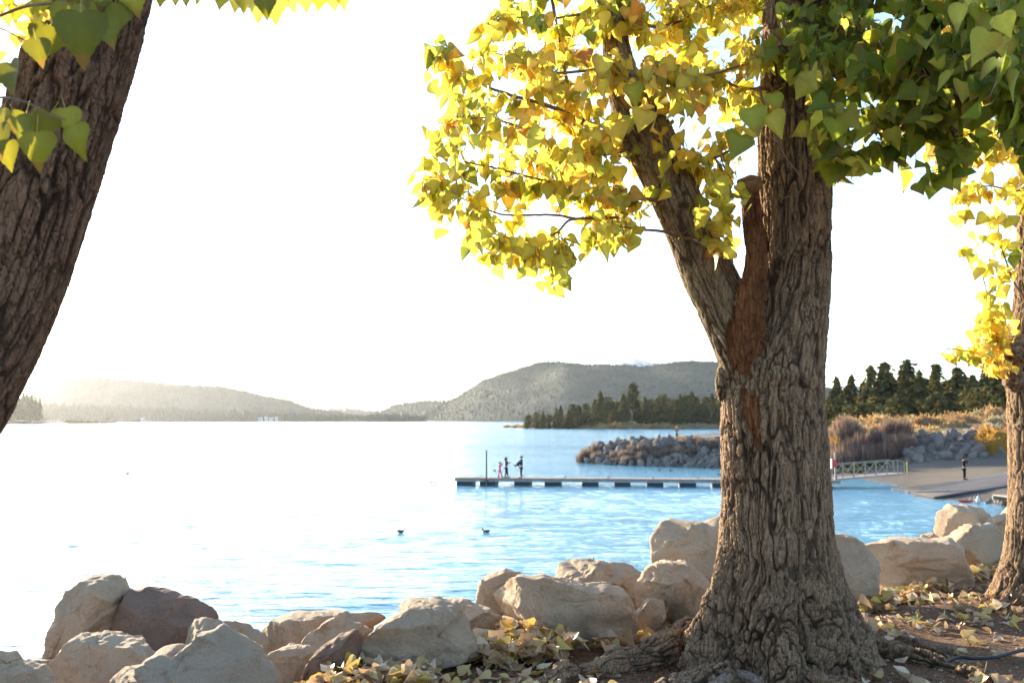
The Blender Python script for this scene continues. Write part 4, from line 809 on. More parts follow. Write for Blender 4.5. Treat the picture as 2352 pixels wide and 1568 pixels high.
# ---------------------------------------------------------------- litter of fallen leaves
rs = np.random.RandomState(12); spots = []
def scat(poly, n, z0=0.0, sz=.1):
    a = np.array(poly, float); k = 0
    while k < n:
        u = rs.uniform(a[:, 0].min(), a[:, 0].max()); v = rs.uniform(a[:, 1].min(), a[:, 1].max())
        if not inpoly(u, v, poly): continue
        p = G(u, v, 3.6); z = gz(p.x, p.y); k += 1
        spots.append((np.array([p.x, p.y, z + .012 + rs.rand() * z0]), sz * rs.uniform(.45, 1.05)))
scat([(1100, 1440), (1200, 1430), (1290, 1470), (1320, 1500), (1290, 1530), (1150, 1540), (1095, 1530)], 760, .14, .115)
scat([(1180, 1440), (1270, 1470), (1230, 1510), (1130, 1510)], 120, .2, .115)
scat([(1940, 1330), (2040, 1300), (2200, 1300), (2310, 1270), (2340, 1285), (2260, 1310), (2150, 1340), (2050, 1370), (1960, 1400)], 1500, .10, .105)
scat([(1960, 1380), (2100, 1350), (2330, 1330), (2352, 1420), (2200, 1440), (1980, 1470)], 200, .03, .095)
scat([(1990, 1450), (2352, 1400), (2352, 1600), (2100, 1600)], 50, .012, .09)
scat([(610, 1500), (840, 1500), (1000, 1560), (1000, 1600), (640, 1600)], 380, .09, .11)
scat([(860, 1540), (1300, 1540), (1400, 1620), (900, 1620)], 90, .02)
scat([(1300, 1470), (1480, 1440), (1560, 1400), (1560, 1440), (1400, 1500)], 60, .06, .11)
scat([(1520, 1390), (1590, 1370), (1620, 1400), (1560, 1420), (1510, 1425)], 60, .1, .11)
scat([(1330, 1545), (1400, 1540), (1380, 1568), (1330, 1568)], 6, .03); scat([(1800, 1560), (2352, 1560), (2352, 1700), (1700, 1700)], 60, .02)
scat([(900, 1560), (1700, 1580), (1700, 1800), (600, 1800)], 120, .02)
FL = [leaf_mesh(False, 80 + i) for i in range(8)]
FP = {'p0': (.58, .42, .18), 'p1': (.54, .36, .21), 'p2': (.64, .46, .12), 'p3': (.40, .24, .12), 'p4': (.40, .36, .12), 'p5': (.68, .54, .36)}
PNAME = {'p0': 'straw yellow', 'p1': 'tan', 'p2': 'bright yellow', 'p3': 'brown', 'p4': 'greenish', 'p5': 'pale cream'}
wts = [.26, .30, .10, .13, .04, .17]; V = []; T = []; c = []; m = 0; cache = {}
spots.sort(key=lambda s: -s[1] / s[0][1] if proj(s[0])[1] < 1560 and -10 < proj(s[0])[0] < 2360 else 0)
extra = [(370, 1545, 6.55, .13, 'p2', 0), (150, 1568, 6.6, .13, 'p2', 0)]
for i, (p, s) in enumerate(spots):
    li = rs.randint(8); key = rs.choice(list(FP), p=wts); az = rs.rand() * 6.28; nr = np.array([rs.randn() * .38, rs.randn() * .38 - .12, 1.]); tip = np.array([math.cos(az), math.sin(az), rs.randn() * .2]); v0, t0 = FL[li]
    if i < 300:
        kk = (li, key)
        if kk not in cache: cache[kk] = mk('fallen_leaf', v0 * [1, 1, 1.7], t0, [M['dryleaf']], col=np.ones((len(v0), 3)) * FP[key])
        _, Mx = leaf_xf(np.zeros(3), tip, nr, s, v0); q = Matrix(Mx.T.tolist()).to_4x4(); q.translation = Vector(p); o = link('fallen_leaf', cache[kk]); o.matrix_world = q
        u, v = proj(p); where = 'in the drift between the largest boulder and the roots' if u < 1340 and u > 1090 and v < 1545 else 'on the soil near the wide boulder' if u < 1090 else 'by the left roots of the big cottonwood' if u < 1650 else 'in the drift below the boulders between the trunks' if v < 1390 else 'on the bare soil right of the big trunk'
        tag(o, PNAME[key] + ' fallen leaf lying ' + where, 'leaf', PNAME[key] + ' leaves ' + where)
    else:
        w, _ = leaf_xf(p, tip, nr, s, v0 * [1, 1, 1.7]); V.append(w); T.append(t0 + m); m += len(w); c.append(np.ones((len(w), 3)) * FP[key])
tag(link('fallen_leaves', mk('fallen_leaves', np.concatenate(V), np.concatenate(T), [M['dryleaf']], col=np.concatenate(c))), kind='stuff')
# twigs, pebbles
V = []; mb = MB(); rs = np.random.RandomState(77)
for i in range(700):
    u, v = rs.uniform(600, 2352), rs.uniform(1300, 1640); p = G(u, v, 3.6)
    if (u < 1900 and v < 1430): continue
    s = rs.uniform(.004, .016) * (1.6 if rs.rand() < .06 else 1); V0, F0 = ICO[2]; z = gz(p.x, p.y); mb.add(V0 * s * [1.2, 1, .7] * (1 + .2 * rs.randn(1, 3)) + [p.x, p.y, z + s * .3], None, F0)
tag(mb.obj('gravel', M['rock']), kind='stuff')
# silver driftwood root in front of the trunk
drift = [groot([(1560, 1590, .03), (1640, 1572, .05), (1680, 1553, .06), (1730, 1556, .035), (1790, 1560, .05), (1830, 1556, .03), (1870, 1566, .02)]), groot([(1630, 1600, .02), (1665, 1570, .04), (1690, 1545, .035), (1720, 1536, .012)]), groot([(1680, 1556, .04), (1720, 1570, .03), (1760, 1582, .02)])]
for d in drift: d[:, 2] += .05
parts = []; sk = []
for d in drift: g, s = tb(d, 16, 30); parts.append(g); sk.append((s, 1))
co, no, fq = remesh(parts, .006); a, hg, fur, idn = bark(co, no, sk, 45, .016, 6, 90)
t = NT('silver_wood'); cc = t.ramp(t.noise(40, 6, .7, t.pos()), [(.3, (.10, .07, .05)), (.6, (.36, .27, .20)), (.8, (.50, .42, .34))]); M['silver'] = t.end(t.bsdf(cc, .9, .1, t.bump(t.noise(80, 5, .7, t.pos()), .8, .008)))
tag(link('driftwood', mk('driftwood', co + no * ((hg - .5) * a)[:, None], fq, [M['silver']])), 'weathered silver-grey driftwood root lying at the foot of the big trunk', 'driftwood')
# black hose
p = spline([tuple(np.array(G(u, v, 3.6)) + [0, 0, dz]) for u, v, dz in [(2150, 1530, -.01), (2200, 1520, .03), (2240, 1522, .03), (2290, 1520, .035), (2340, 1508, .04), (2420, 1490, .03), (2600, 1470, .01)]], 50)
for q in p: q[2] = max(q[2], gz(q[0], q[1]) + .012) if q is not p[0] else q[2]
M['rubber'] = plain('black_rubber', (.02, .02, .022), .5, .4)
tag(MB().tube(p, .011, 8).obj('hose', M['rubber'], None, True), 'thin black hose lying across the soil right of the trunk', 'hose')
# ---------------------------------------------------------------- conifers and brush (things, sharing meshes)
def pine_crown(seed, kind=0):
    """unit-high crown: whorls of drooping needle sprays with gaps. kind 0 dense cone, 1 open gaunt pine, 2 rounded juniper"""
    rs = np.random.RandomState(seed); V = []; T = []; c = []; m = 0
    n = {0: 900, 1: 420, 2: 900}[kind]
    for i in range(n):
        f = rs.rand() ** (.85 if kind != 1 else .7); h = {0: .10 + .90 * f, 1: .36 + .64 * f, 2: .06 + .94 * f}[kind]
        R_ = {0: .235 * (1 - h) ** .72 + .012, 1: .17 * (1 - h) ** .5 * (.5 + .5 * abs(math.sin(h * 23 + seed))) + .03, 2: .30 * math.sqrt(max(0, 1 - ((h - .42) / .60) ** 2)) + .02}[kind]
        az = rs.rand() * 6.28; R_ *= (.80 + .25 * math.sin(az * 3 + seed) + .2 * math.sin(az * 5 + h * 14)); r = R_ * rs.uniform(.25, 1.02) ** .6
        c0 = np.array([r * math.cos(az), r * math.sin(az), h - r * (.25 if kind == 0 else -.05)]); s = (.022 + .022 * (1 - h)) * rs.uniform(.6, 1.7)
        out = np.array([math.cos(az), math.sin(az), -.3 + .5 * rs.randn()]); sd = np.array([-math.sin(az), math.cos(az), .3 * rs.randn()]); up = np.array([0, 0, 1.]) + rs.randn(3) * .4
        V += [c0 + out * s * 1.25, c0 + sd * s * .8, c0 - sd * s * .8, c0 - out * s * .5 + up * s * .7]; T += [(m, m + 1, m + 3), (m, m + 3, m + 2), (m + 1, m + 2, m + 3)]; m += 4
        g = np.array([.145, .125, .050]) * rs.uniform(.6, 1.5); g = g if rs.rand() > .18 else np.array([.13, .12, .05]); c += [g] * 4
    return mk('crown', np.array(V), np.array(T), [M['needle']], col=np.array(c), smooth=False)
M['pinetrunk'] = plain('pine_trunk_bark', (.12, .075, .05), .9, .1, .3, 3)
CR = {k: [pine_crown(400 + 10 * k + i, k) for i in range(4)] for k in (0, 1, 2)}
TK = mk('trunk', *(lambda a: (a[0], [a[1], a[2]]))(tube(np.array([[0, 0, -.08], [0, 0, .3], [.006, 0, .7], [.0, 0, .97]]), [.024, .017, .009, .002], 7)), [M['pinetrunk']])
def pine(x, y, h, label, group=None, kind=0, wide=1., z=None, rs=random):
    r = thing('pine_tree' if kind < 2 else 'juniper_tree', (x, y, gz(x, y) - .1 if z is None else z), label, 'tree', group, rs.uniform(0, 6))
    link('trunk', TK, r, scale=(h, h, h)); link('crown', CR[kind][int(rs.uniform(0, 4)) % 4], r, scale=(h * wide, h * wide, h)); return r
rr = random.Random(3)
def rowtrees(spec, label, group, kinds, skip=None):
    """spec rows (u, top v, Y)"""
    for u, v, Y in spec:
        v += 2 if 'back of the right' in label else 0
        x = (u - CX) / FPX * Y; top = CAMZ - (v - HOR) / FPX * Y; g = gz(x, Y); h = max(2.5, top - g)
        wh = ('toward its left end' if u < 1380 else 'in its middle' if u < 1600 else 'toward the big trunk') if 'spit' in label else ('near the big trunk' if u < 2040 else 'in the middle part' if u < 2180 else 'under the hanging yellow leaves')
        pine(x, Y, h, label + ', ' + wh, group + ' ' + wh, rr.choice(kinds), rr.uniform(.95, 1.5) * (1.25 if h < 9 else 1) * (1.3 if 'right bank' in label else 1), None, rr)
# peninsula wood
tops = [(1215, 952), (1232, 945), (1250, 940), (1262, 948), (1275, 936), (1290, 930), (1305, 938), (1318, 926), (1330, 932), (1345, 925), (1365, 915), (1392, 912), (1405, 925), (1418, 920), (1432, 906), (1465, 918), (1480, 908), (1492, 915), (1508, 920), (1520, 904), (1535, 914), (1548, 918), (1560, 902), (1572, 908), (1590, 898), (1603, 910), (1618, 912), (1632, 904), (1648, 910), (1665, 905), (1690, 900), (1720, 910), (1750, 905), (1780, 900), (1810, 908), (1840, 898), (1870, 905)]
rowtrees([(u + rr.uniform(-3, 3), v + rr.uniform(-2, 3), rr.uniform(590, 640)) for u, v in tops], 'dark conifer in the tight wood on the far spit', 'conifers crowded on the far spit', (0, 0, 2))
rowtrees([(u + rr.uniform(-6, 6), v + rr.uniform(12, 26), rr.uniform(562, 588)) for u, v in tops if u < 1700], 'shorter conifer fronting the wood on the far spit', 'shorter conifers in front of the spit wood', (0, 2))
for u, v, Y, k, w, lab in [(1379, 899, 585, 0, 1.1, 'broad pointed pine rising above the left part of the wood on the far spit'), (1453, 881, 590, 1, 1.5, 'tall gaunt open-crowned pine, highest over the wood on the far spit'), (1432, 903, 585, 0, 1.2, 'full pine just left of the tall gaunt one on the far spit')]:
    x = (u - CX) / FPX * Y; g = gz(x, Y); pine(x, Y, CAMZ - (v - HOR) / FPX * Y - g, lab, None, k, w, None, rr)
# right bank forest
tp = [(1905, 905), (1918, 892), (1945, 890), (1962, 905), (1985, 880), (2010, 885), (2030, 890), (2062, 870), (2095, 868), (2120, 866), (2135, 885), (2160, 880), (2172, 872), (2190, 880), (2215, 862), (2235, 858), (2258, 850), (2280, 846), (2300, 855), (2325, 850), (2350, 845), (2375, 850), (2400, 848)]
rowtrees([(u + rr.uniform(-5, 5), v + rr.uniform(-3, 4), rr.uniform(265, 300)) for u, v in tp], 'dark conifer at the back of the right bank forest', 'conifers in the back of the right bank forest', (0, 0, 1, 2))
rowtrees([(u + rr.uniform(-9, 9), v + rr.uniform(14, 32), rr.uniform(225, 262)) for u, v in tp], 'dense conifer midway up the right bank forest', 'conifers in the middle of the right bank forest', (0, 2))
rowtrees([(u + rr.uniform(-9, 9), v + rr.uniform(38, 58), rr.uniform(200, 222)) for u, v in tp if u > 1975], 'low bushy conifer fronting the right bank forest', 'low conifers at the foot of the right bank forest', (2, 0))
for u, v, Y, k, w, lab in [(1921, 866, 290, 0, .9, 'slim lone pine immediately right of the big trunk'), (1956, 862, 290, 0, .9, 'second slim pine right of the big trunk, with a gap each side'), (2000, 843, 262, 1, .95, 'gaunt see-through pine, the first tall one over the right bank forest'),
    (2034, 836, 262, 1, 1.15, 'tall flat-topped open pine on the right bank, beside the gaunt one'), (2083, 829, 262, 1, 1.1, 'tallest pine on the right bank, with a full crown'), (2150, 837, 262, 1, .95, 'tall pine with a narrow crown between the tallest pine and the hanging yellow leaves'), (2200, 846, 262, 1, 1.2, 'broad flat pine top just below the hanging yellow leaves'),
    (2112, 850, 280, 0, .8, 'small pointed pine top right of the tallest pine'), (2243, 905, 190, 2, 1., 'small green juniper standing among the golden brush')]:
    x = (u - CX) / FPX * Y; g = gz(x, Y); pine(x, Y, CAMZ - (v - HOR) / FPX * Y - g, lab, None, k, w, None, rr)
# firs on the left point
for u, v in [(-60, 905), (-35, 900), (-15, 908), (5, 902), (18, 908), (30, 903), (44, 906), (55, 899), (63, 901), (74, 906), (84, 915), (93, 917)]:
    Y = rr.uniform(1270, 1310); x = (u - CX) / FPX * Y; top = CAMZ - (v - HOR) / FPX * Y; pine(x, Y, top - 1.5, 'tall fir on the small point under the sunlit left hill', 'firs on the left point', 0, rr.uniform(.7, .95), 1.5, rr)
def bush_mesh(seed, kind):
    rs = np.random.RandomState(seed); V = []; T = []; c = []; m = 0
    base = {'gold': (.50, .33, .16), 'sage': (.42, .35, .21), 'rust': (.40, .24, .13), 'orange': (.50, .28, .07), 'willow': (.28, .19, .155), 'green': (.10, .12, .03), 'reed': (.30, .23, .19)}[kind]
    n = 620
    for i in range(n):
        a = rs.rand() * 6.28; 
        if kind in ('willow', 'reed'):
            r = rs.rand() ** .5 * .8; ht = rs.uniform(.45, 1.) * (1 - .45 * r * r); lean = r * .35 + .05 * rs.randn(); p0 = np.array([r * math.cos(a) * .8, r * math.sin(a) * .8, 0]); d = np.array([math.cos(a) * lean, math.sin(a) * lean, 1]) * ht; w = np.array([-math.sin(a + 1), math.cos(a + 1), 0]) * rs.uniform(.008, .02)
            V += [p0 - w, p0 + w, p0 + d * .6 + w * .8 + rs.randn(3) * .02, p0 + d]; T += [(m, m + 1, m + 2), (m, m + 2, m + 3)]; m += 4; q = 4
        else:
            el = math.acos(rs.uniform(0, 1)); rr_ = rs.uniform(.55, 1.) * (1 + .18 * math.sin(a * 3 + seed) + .12 * math.sin(a * 7 + el * 5)); p0 = np.array([rr_ * math.sin(el) * math.cos(a), rr_ * math.sin(el) * math.sin(a), rr_ * math.cos(el) * .8])
            d = p0 / np.linalg.norm(p0) + rs.randn(3) * .35; s = rs.uniform(.045, .10); w = np.cross(d, rs.randn(3)); w /= np.linalg.norm(w)
            V += [p0 - d * s - w * s * .6, p0 - d * s * .3 + w * s * .7, p0 + d * s]; T += [(m, m + 1, m + 2)]; m += 3; q = 3
        c += [np.array(base) * rs.uniform(.65, 1.35)] * q
    if kind not in ('willow', 'reed'):
        V0, F0 = ICO[3]; p = V0 * [.78, .78, .62]; p[:, 2] = np.maximum(p[:, 2], -.1); p = p * (1 + .15 * fbm(p * 3 + seed, 3, seed))[:, None]; V = np.concatenate([V, p]); T = np.concatenate([T, F0 + m]); c = np.concatenate([c, np.ones((len(p), 3)) * np.array(base) * .8])
    return mk('bush', np.array(V), np.array(T), [M['brush']], col=np.array(c), smooth=False)
BM = {k: [bush_mesh(600 + i, k) for i in range(4)] for k in ('gold', 'sage', 'rust', 'orange', 'willow', 'green', 'reed')}
def bush(u, Y, w, h, kind, label, group=None, name='bush', z=None):
    x = (u - CX) / FPX * Y; o = link(name, rr.choice(BM[kind]), None, (x, Y, (gz(x, Y) if z is None else z) - .12 * h), (0, 0, rr.uniform(0, 6)), (w, w, h)); return tag(o, label, name.replace('_', ' '), group)
for i in range(58):                                    # golden rabbitbrush on the bank above the riprap
    Y = rr.uniform(108, 185); u = rr.uniform(1905, 2340)
    kd = rr.choice(['gold', 'gold', 'gold', 'rust', 'sage']); wh = 'behind the willows' if u < 2080 else 'above the riprap' if u < 2230 else 'behind the orange bush'; rk = 'front rows' if Y < 130 else 'middle rows' if Y < 158 else 'back rows'
    bush(u, Y, rr.uniform(1.3, 2.6) * (Y / 140), rr.uniform(1.3, 2.5) * (Y / 140), kd, f'{dict(gold="golden", rust="rusty", sage="pale sage")[kd]} brush {wh}, in the {rk} below the forest', f'{kd} brush {wh} in the {rk}')
for i in range(15): bush(1975 + i * 24 + rr.uniform(-8, 8), rr.uniform(105, 109), rr.uniform(.7, 1.2), rr.uniform(.9, 1.4), 'sage', 'pale sage tuft along the top edge of the riprap', 'sage tufts along the riprap edge')
bush(2292, 97, 2.3, 3.4, 'orange', 'bright orange leafy bush overhanging the riprap beside the right trunk'); bush(2335, 99, 2.2, 4.4, 'rust', 'tall reddish bush behind the bright orange one')
bush(2262, 100, 1.3, 2.2, 'orange', 'small orange bush at the left flank of the bright orange one'); bush(2345, 84, 1.2, 1.7, 'gold', 'straw tuft on the ramp bank by the right trunk')
for i in range(26):
    u = rr.uniform(1885, 2085); Y = rr.uniform(97, 105); bush(u, Y, rr.uniform(1.2, 2.), rr.uniform(2.2, 3.6) * np.interp(u, [1885, 2060, 2085], [1, .95, .6]), 'willow', 'bare reddish willow ' + (q_ := 'next to the big trunk' if u < 1950 else 'in the middle of the thicket' if u < 2030 else 'at the riprap end of the thicket'), 'bare willows ' + q_, 'willow_bush', max(.2, gz((u - CX) / FPX * Y, Y)))
bush(1915, 100, .8, 3.4, 'orange', 'yellow sapling at the right edge of the big trunk')
for i in range(8): bush(rr.uniform(1900, 2020), rr.uniform(94, 97), 1.1, .8, 'green', 'dull green ground shrub at the foot of the willows', 'green shrubs below the willows')
for i in range(60):
    u = rr.uniform(1150, 1660); Y = np.interp(u, [1150, 1250, 1350, 1660], [650, 590, 556, 552]) + rr.uniform(2, 16); bush(u, Y, rr.uniform(3, 6), rr.uniform(2.2, 5) * np.interp(u, [1150, 1250], [.5, 1]), rr.choice(['gold', 'rust', 'gold', 'sage']), 'rusty brush on the shore of the far spit', 'brush along the far spit')
for i in range(34):
    u = rr.uniform(1335, 1650); Y = np.interp(u, [1335, 1400, 1660], [121, 115.5, 111]) + rr.uniform(-.3, 2); bush(u, Y, rr.uniform(.7, 1.2), rr.uniform(.8, 1.7), 'reed', 'dry bare reeds at the foot of the breakwater, ' + (q_ := 'at its tip' if u < 1430 else 'in its middle' if u < 1550 else 'toward the big trunk'), 'dry reeds ' + q_, 'reed_clump', None)
for u, Y in [(1348, 121.5), (1365, 122), (1338, 121)]: bush(u, Y, .7, 2.6, 'reed', 'taller bare twigs at the tip of the breakwater', 'taller twigs at the breakwater tip', 'reed_clump')
for u, Y in [(1560, 121), (1575, 121), (1592, 121)]: bush(u, Y, .9, 1., 'gold', 'small yellowed shrub between the breakwater stones', 'yellowed shrubs on the breakwater')
for i in range(7): x, y = -560 + i * 9, 1275 + rr.uniform(-8, 8); tag(link('bush', rr.choice(BM['green']), None, (x - 8, y, .6), (0, 0, i), (7, 7, 6 - i * .6)), 'low brush tapering off the end of the left point', 'bush', 'brush at the end of the left point')
# ---------------------------------------------------------------- riprap
def rip(n, area, size, label, group, seed):
    rs = np.random.RandomState(seed); k = 0; pts = []
    while k < n:
        x, y = area(rs)
        z = gz(x, y)
        if z < -.3: continue
        s = rs.uniform(*size); 
        if any((x - a) ** 2 + (y - b) ** 2 < (.62 * (s + c_)) ** 2 for a, b, c_ in pts) and rs.rand() < .85: continue
        pts.append((x, y, s)); k += 1
        uu = CX + FPX * x / y; pl = ('at the tip end' if uu < 1450 else 'in the middle stretch' if uu < 1560 else 'toward the big trunk') if label.endswith('breakwater') else 'near the willows' if uu < 2150 else 'mid bank' if uu < 2240 else 'under the orange bush'
        if seed in (5, 7): lab2 = ('big ' if s > np.mean(size) else 'small ') + label + ', ' + pl; gr2 = group + ' ' + pl + (' big' if s > np.mean(size) else ' small')
        else: lab2, gr2 = label, group
        tag(link('riprap_rock', FMm['rock_far'][rs.randint(6)], None, (x, y, z + s * .12), tuple(rs.rand(3) * 6), s * np.array([1, .85, .8])), lab2, 'rock', gr2)
def a1(rs): u = rs.uniform(1345, 1690); Y = np.interp(u, [1335, 1400, 1660, 1900], [121.5, 114.3, 106.6, 98]); return ((u - CX) / FPX * Y * 1.0, Y + rs.uniform(.2, 9.0))
rip(175, a1, (.5, 1.0), 'grey riprap rock on the lakeward slope of the breakwater', 'riprap rocks of the breakwater', 5)
def a1b(rs): u = rs.uniform(1395, 1640); return ((u - CX) / FPX * 119.5, 119.2 + rs.uniform(-.8, 1.2))
rip(12, a1b, (.4, .7), 'riprap rock standing up along the crest of the breakwater', 'riprap rocks on the breakwater crest', 6)
def a2(rs): u = rs.uniform(2070, 2370); Y = rs.uniform(94.5, 105); return ((u - CX) / FPX * Y, Y)
rip(95, a2, (.45, 1.1), 'grey riprap rock on the bank behind the boat ramp', 'riprap rocks behind the boat ramp', 7)
def a3(rs): u = rs.uniform(2225, 2352); Y = np.interp(u, [2225, 2300, 2352], [64, 61, 58]) + rs.uniform(-.6, 1); return ((u - CX) / FPX * Y, Y)
rip(18, a3, (.22, .5), 'dark wet stone at the lower edge of the boat ramp', 'wet stones by the boat ramp', 8)
mb = MB(); rs = np.random.RandomState(31); k = 0
while k < 420:
    x, y = (a1 if k % 2 else a2)(rs); z = gz(x, y)
    if z < -.25: continue
    k += 1; q = Matrix.Rotation(rs.rand() * 6, 3, 'X') @ Matrix.Rotation(rs.rand() * 6, 3, 'Z'); sz_ = rs.uniform(.15, .42); V0 = FM[rs.randint(6)]
    mb.add((V0 @ np.array(q)) * sz_ + [x, y, z + .02], None, ICO[3][1])
tag(mb.obj('rubble', M['rock_far'], None, True), kind='stuff')
# path on the breakwater top: pale slab; boat ramp slab; road
def drape(name, poly, mat, dz, n=26, kind='structure', thick=.12):
    """poly: four corners of a strip, laid on the terrain"""
    a, b, c_, d = [np.array(p, float) for p in poly]; V = []
    for i in range(n + 1):
        for j in range(13):
            f, g = i / n, j / 12; q = (a * (1 - f) + b * f) * (1 - g) + (d * (1 - f) + c_ * f) * g; V.append([q[0], q[1], 0])
    V = np.array(V); V[:, 2] = ground_z(V[:, 0], V[:, 1], True); Z_ = V[:, 2].reshape(n + 1, 13)
    for _ in range(6): Z_[:, 1:-1] = (Z_[:, 1:-1] * 2 + Z_[:, :-2] + Z_[:, 2:]) / 4; Z_[1:-1] = (Z_[1:-1] * 2 + Z_[:-2] + Z_[2:]) / 4
    V[:, 2] = Z_.ravel() + dz; i, j = np.meshgrid(np.arange(n), np.arange(12), indexing='ij'); i = i.ravel(); j = j.ravel(); F = np.stack([i * 13 + j, (i + 1) * 13 + j, (i + 1) * 13 + j + 1, i * 13 + j + 1], 1)
    me = mk(name, V, F, [mat]); o = link(name, me); md = o.modifiers.new('t', 'SOLIDIFY'); md.thickness = thick; md.offset = -1 if F is not None else 1; return tag(o, kind=kind)
M['concrete'] = plain('grey_concrete', (.30, .285, .27), .9, .2, .12, 1.2, .01)
M['asphalt'] = plain('ramp_asphalt', (.10, .092, .09), .92, .2, .2, .8, .01)
drape('ramp', [(28.2, 74.6), (27.9, 66.3), (48, 70), (48, 84)], M['asphalt'], .10)
drape('path', [(13.5, 124.5), (13.5, 129), (40, 131), (40, 126.5)], M['concrete'], .14)
drape('road', [(120, 330), (112, 322), (190, 250), (198, 258)], M['asphalt'], .25)
drape('sandy_track', [(75, 196), (75, 200), (120, 206), (120, 200)], M['concrete'], .2)
# ---------------------------------------------------------------- dock
M['deck'] = plain('weathered_deck', (.30, .245, .195), .8, .3, .18, 2.5)
M['frame'] = plain('galvanised_steel', (.36, .37, .38), .5, .5, .1, 3, 0, .6)
M['float'] = plain('black_float', (.03, .032, .036), .5, .4, .2, 3)
M['alu'] = plain('aluminium', (.36, .29, .235), .6, .3, .1, 3, 0, .1)
dA = np.array([-4.55, 79.6]); dB = np.array([25.0, 76.3]); dv = dB - dA; dl = np.linalg.norm(dv); dang = math.atan2(dv[1], dv[0])
dock = thing('floating_dock', (*dA, 0), 'long low floating dock on black floats running out from behind the big trunk', 'dock', None, dang)
wd = 2.2; n = int(dl / .30)
BD = MB().box((0, 0, 0), (.27, wd, .05)).mesh('board', M['deck'])
for i in range(n): link('board', BD, dock, ((i + .5) * dl / n, wd / 2, .56 + .004 * math.sin(i * 2.1)))
for y in (.02, wd - .02): MB().box((dl / 2, y, .46), (dl, .08, .14)).obj('side_rail', M['deck'], dock)
for y in (.06, wd - .06): MB().box((dl / 2, y, .34), (dl, .05, .06)).obj('lower_rail', M['frame'], dock)
mb = MB(); nz = int(dl / .55)
for i in range(nz):
    for y in (.06, wd - .06): mb.tube([(i * dl / nz, y, .35), ((i + .5) * dl / nz, y, .41), ((i + 1) * dl / nz, y, .35)], .015, 4)
mb.obj('truss_web', M['frame'], dock)
fx = [.15, 2.0, 4.75, 7.15] + [10.1 + 2.52 * k for k in range(8)]
FLm = MB().box((0, 0, 0), (1.25, wd - .2, .42)).box((0, 0, .24), (1.1, wd - .5, .08)).mesh('float', M['float'])
for x in fx: 
    if x < dl - .5: link('float', FLm, dock, (x + .62, wd / 2, .13))
CL = MB().box((0, 0, .03), (.05, .05, .06)).box((0, 0, .075), (.26, .05, .035)).mesh('cleat', M['alu'])
for k in range(9): 
    for y in (.12, wd - .12): link('cleat', CL, dock, (1.8 + k * 3.45, y, .585))
M['pilesteel'] = plain('rusty_steel', (.14, .11, .09), .7, .3)
px = P(1117, 1096, 79.2)
tag(MB().tube([(px.x, 79.15, -3), (px.x, 79.15, 2.72)], .065, 12).tube([(px.x, 79.15, 2.72), (px.x, 79.15, 2.80)], [.075, .02], 12).tube([(px.x, 79.15, .3), (px.x, 79.15, .5)], .14, 12).obj('mooring_pile', M['pilesteel'], None, True), 'steel mooring pile standing at the outer end of the dock', 'pile')
# gangway
gA = np.array([24.6, 77.2, .62]); gB = np.array([31.2, 79.6, .95]); gv = gB - gA; gl = np.linalg.norm(gv[:2]); ga = math.atan2(gv[1], gv[0]); sl_ = gv[2] / gl
gw = thing('gangway', tuple(gA), 'pale metal gangway with trussed railings from the dock to the boat ramp', 'gangway', None, ga)
MB().add(np.array([[0, 0, 0], [gl, 0, gv[2]], [gl, 1.3, gv[2]], [0, 1.3, 0], [0, 0, -.12], [gl, 0, gv[2] - .12], [gl, 1.3, gv[2] - .12], [0, 1.3, -.12]]), [[0, 1, 2, 3], [7, 6, 5, 4], [0, 4, 5, 1], [3, 2, 6, 7], [0, 3, 7, 4], [1, 5, 6, 2]]).obj('walkway', M['alu'], gw)
for y in (.04, 1.26):
    MB().tube([(0, y, 1.05), (gl * .93, y, sl_ * gl * .93 + 1.05), (gl, y, gv[2] + .85), (gl + .05, y, gv[2] + .05)], .035, 8).obj('handrail', M['alu'], gw, True)
    MB().tube([(0, y, .55), (gl * .97, y, sl_ * gl + .55)], .022, 6).obj('mid_rail', M['alu'], gw, True)
    for i in range(7):
        x = i * gl / 6.6; PO = MB().tube([(x, y, x * sl_ - .05), (x, y, x * sl_ + 1.05)], .035, 6).obj('post', M['alu'], gw)
        if i < 6: x2 = (i + 1) * gl / 6.6; q = ((x, .03), (x2, 1.03)) if i % 2 == 0 else ((x, 1.03), (x2, .03)); MB().tube([(q[0][0], y, q[0][0] * sl_ + q[0][1]), (q[1][0], y, q[1][0] * sl_ + q[1][1])], .024, 6).obj('brace', M['alu'], gw)
M['red'] = plain('red_paint', (.62, .04, .03), .4, .5, .1); M['white'] = plain('white_paint', (.62, .60, .57), .5, .4, .05); M['yellow'] = plain('yellow_paint', (.75, .62, .05), .5, .4, .05); M['orange'] = plain('orange_paint', (.8, .28, .03), .5, .4)
bp = P(1921, 1105, 76.0); lb = thing('lifebuoy_post', (bp.x, 76.1, .585), 'post with a red rescue box at the dock end of the gangway', 'post')
MB().box((0, 0, 1.05), (.16, .12, 2.1)).obj('post', M['deck'], lb); cabinet = MB().box((-.16, -.12, 1.28), (.42, .16, .62)).obj('rescue_box', M['red'], lb); MB().box((-.34, -.13, 1.28), (.10, .20, .72)).obj('edge_panel', M['white'], lb)
MB().tube([(30.9, 79.1, .9), (30.9, 79.1, 1.9)], .04, 8).obj('marker', M['yellow']); tag(bpy.data.objects['marker'], 'small yellow marker at the landward end of the gangway', 'marker'); bpy.data.objects['marker'].location = (0.3, 0, 0)
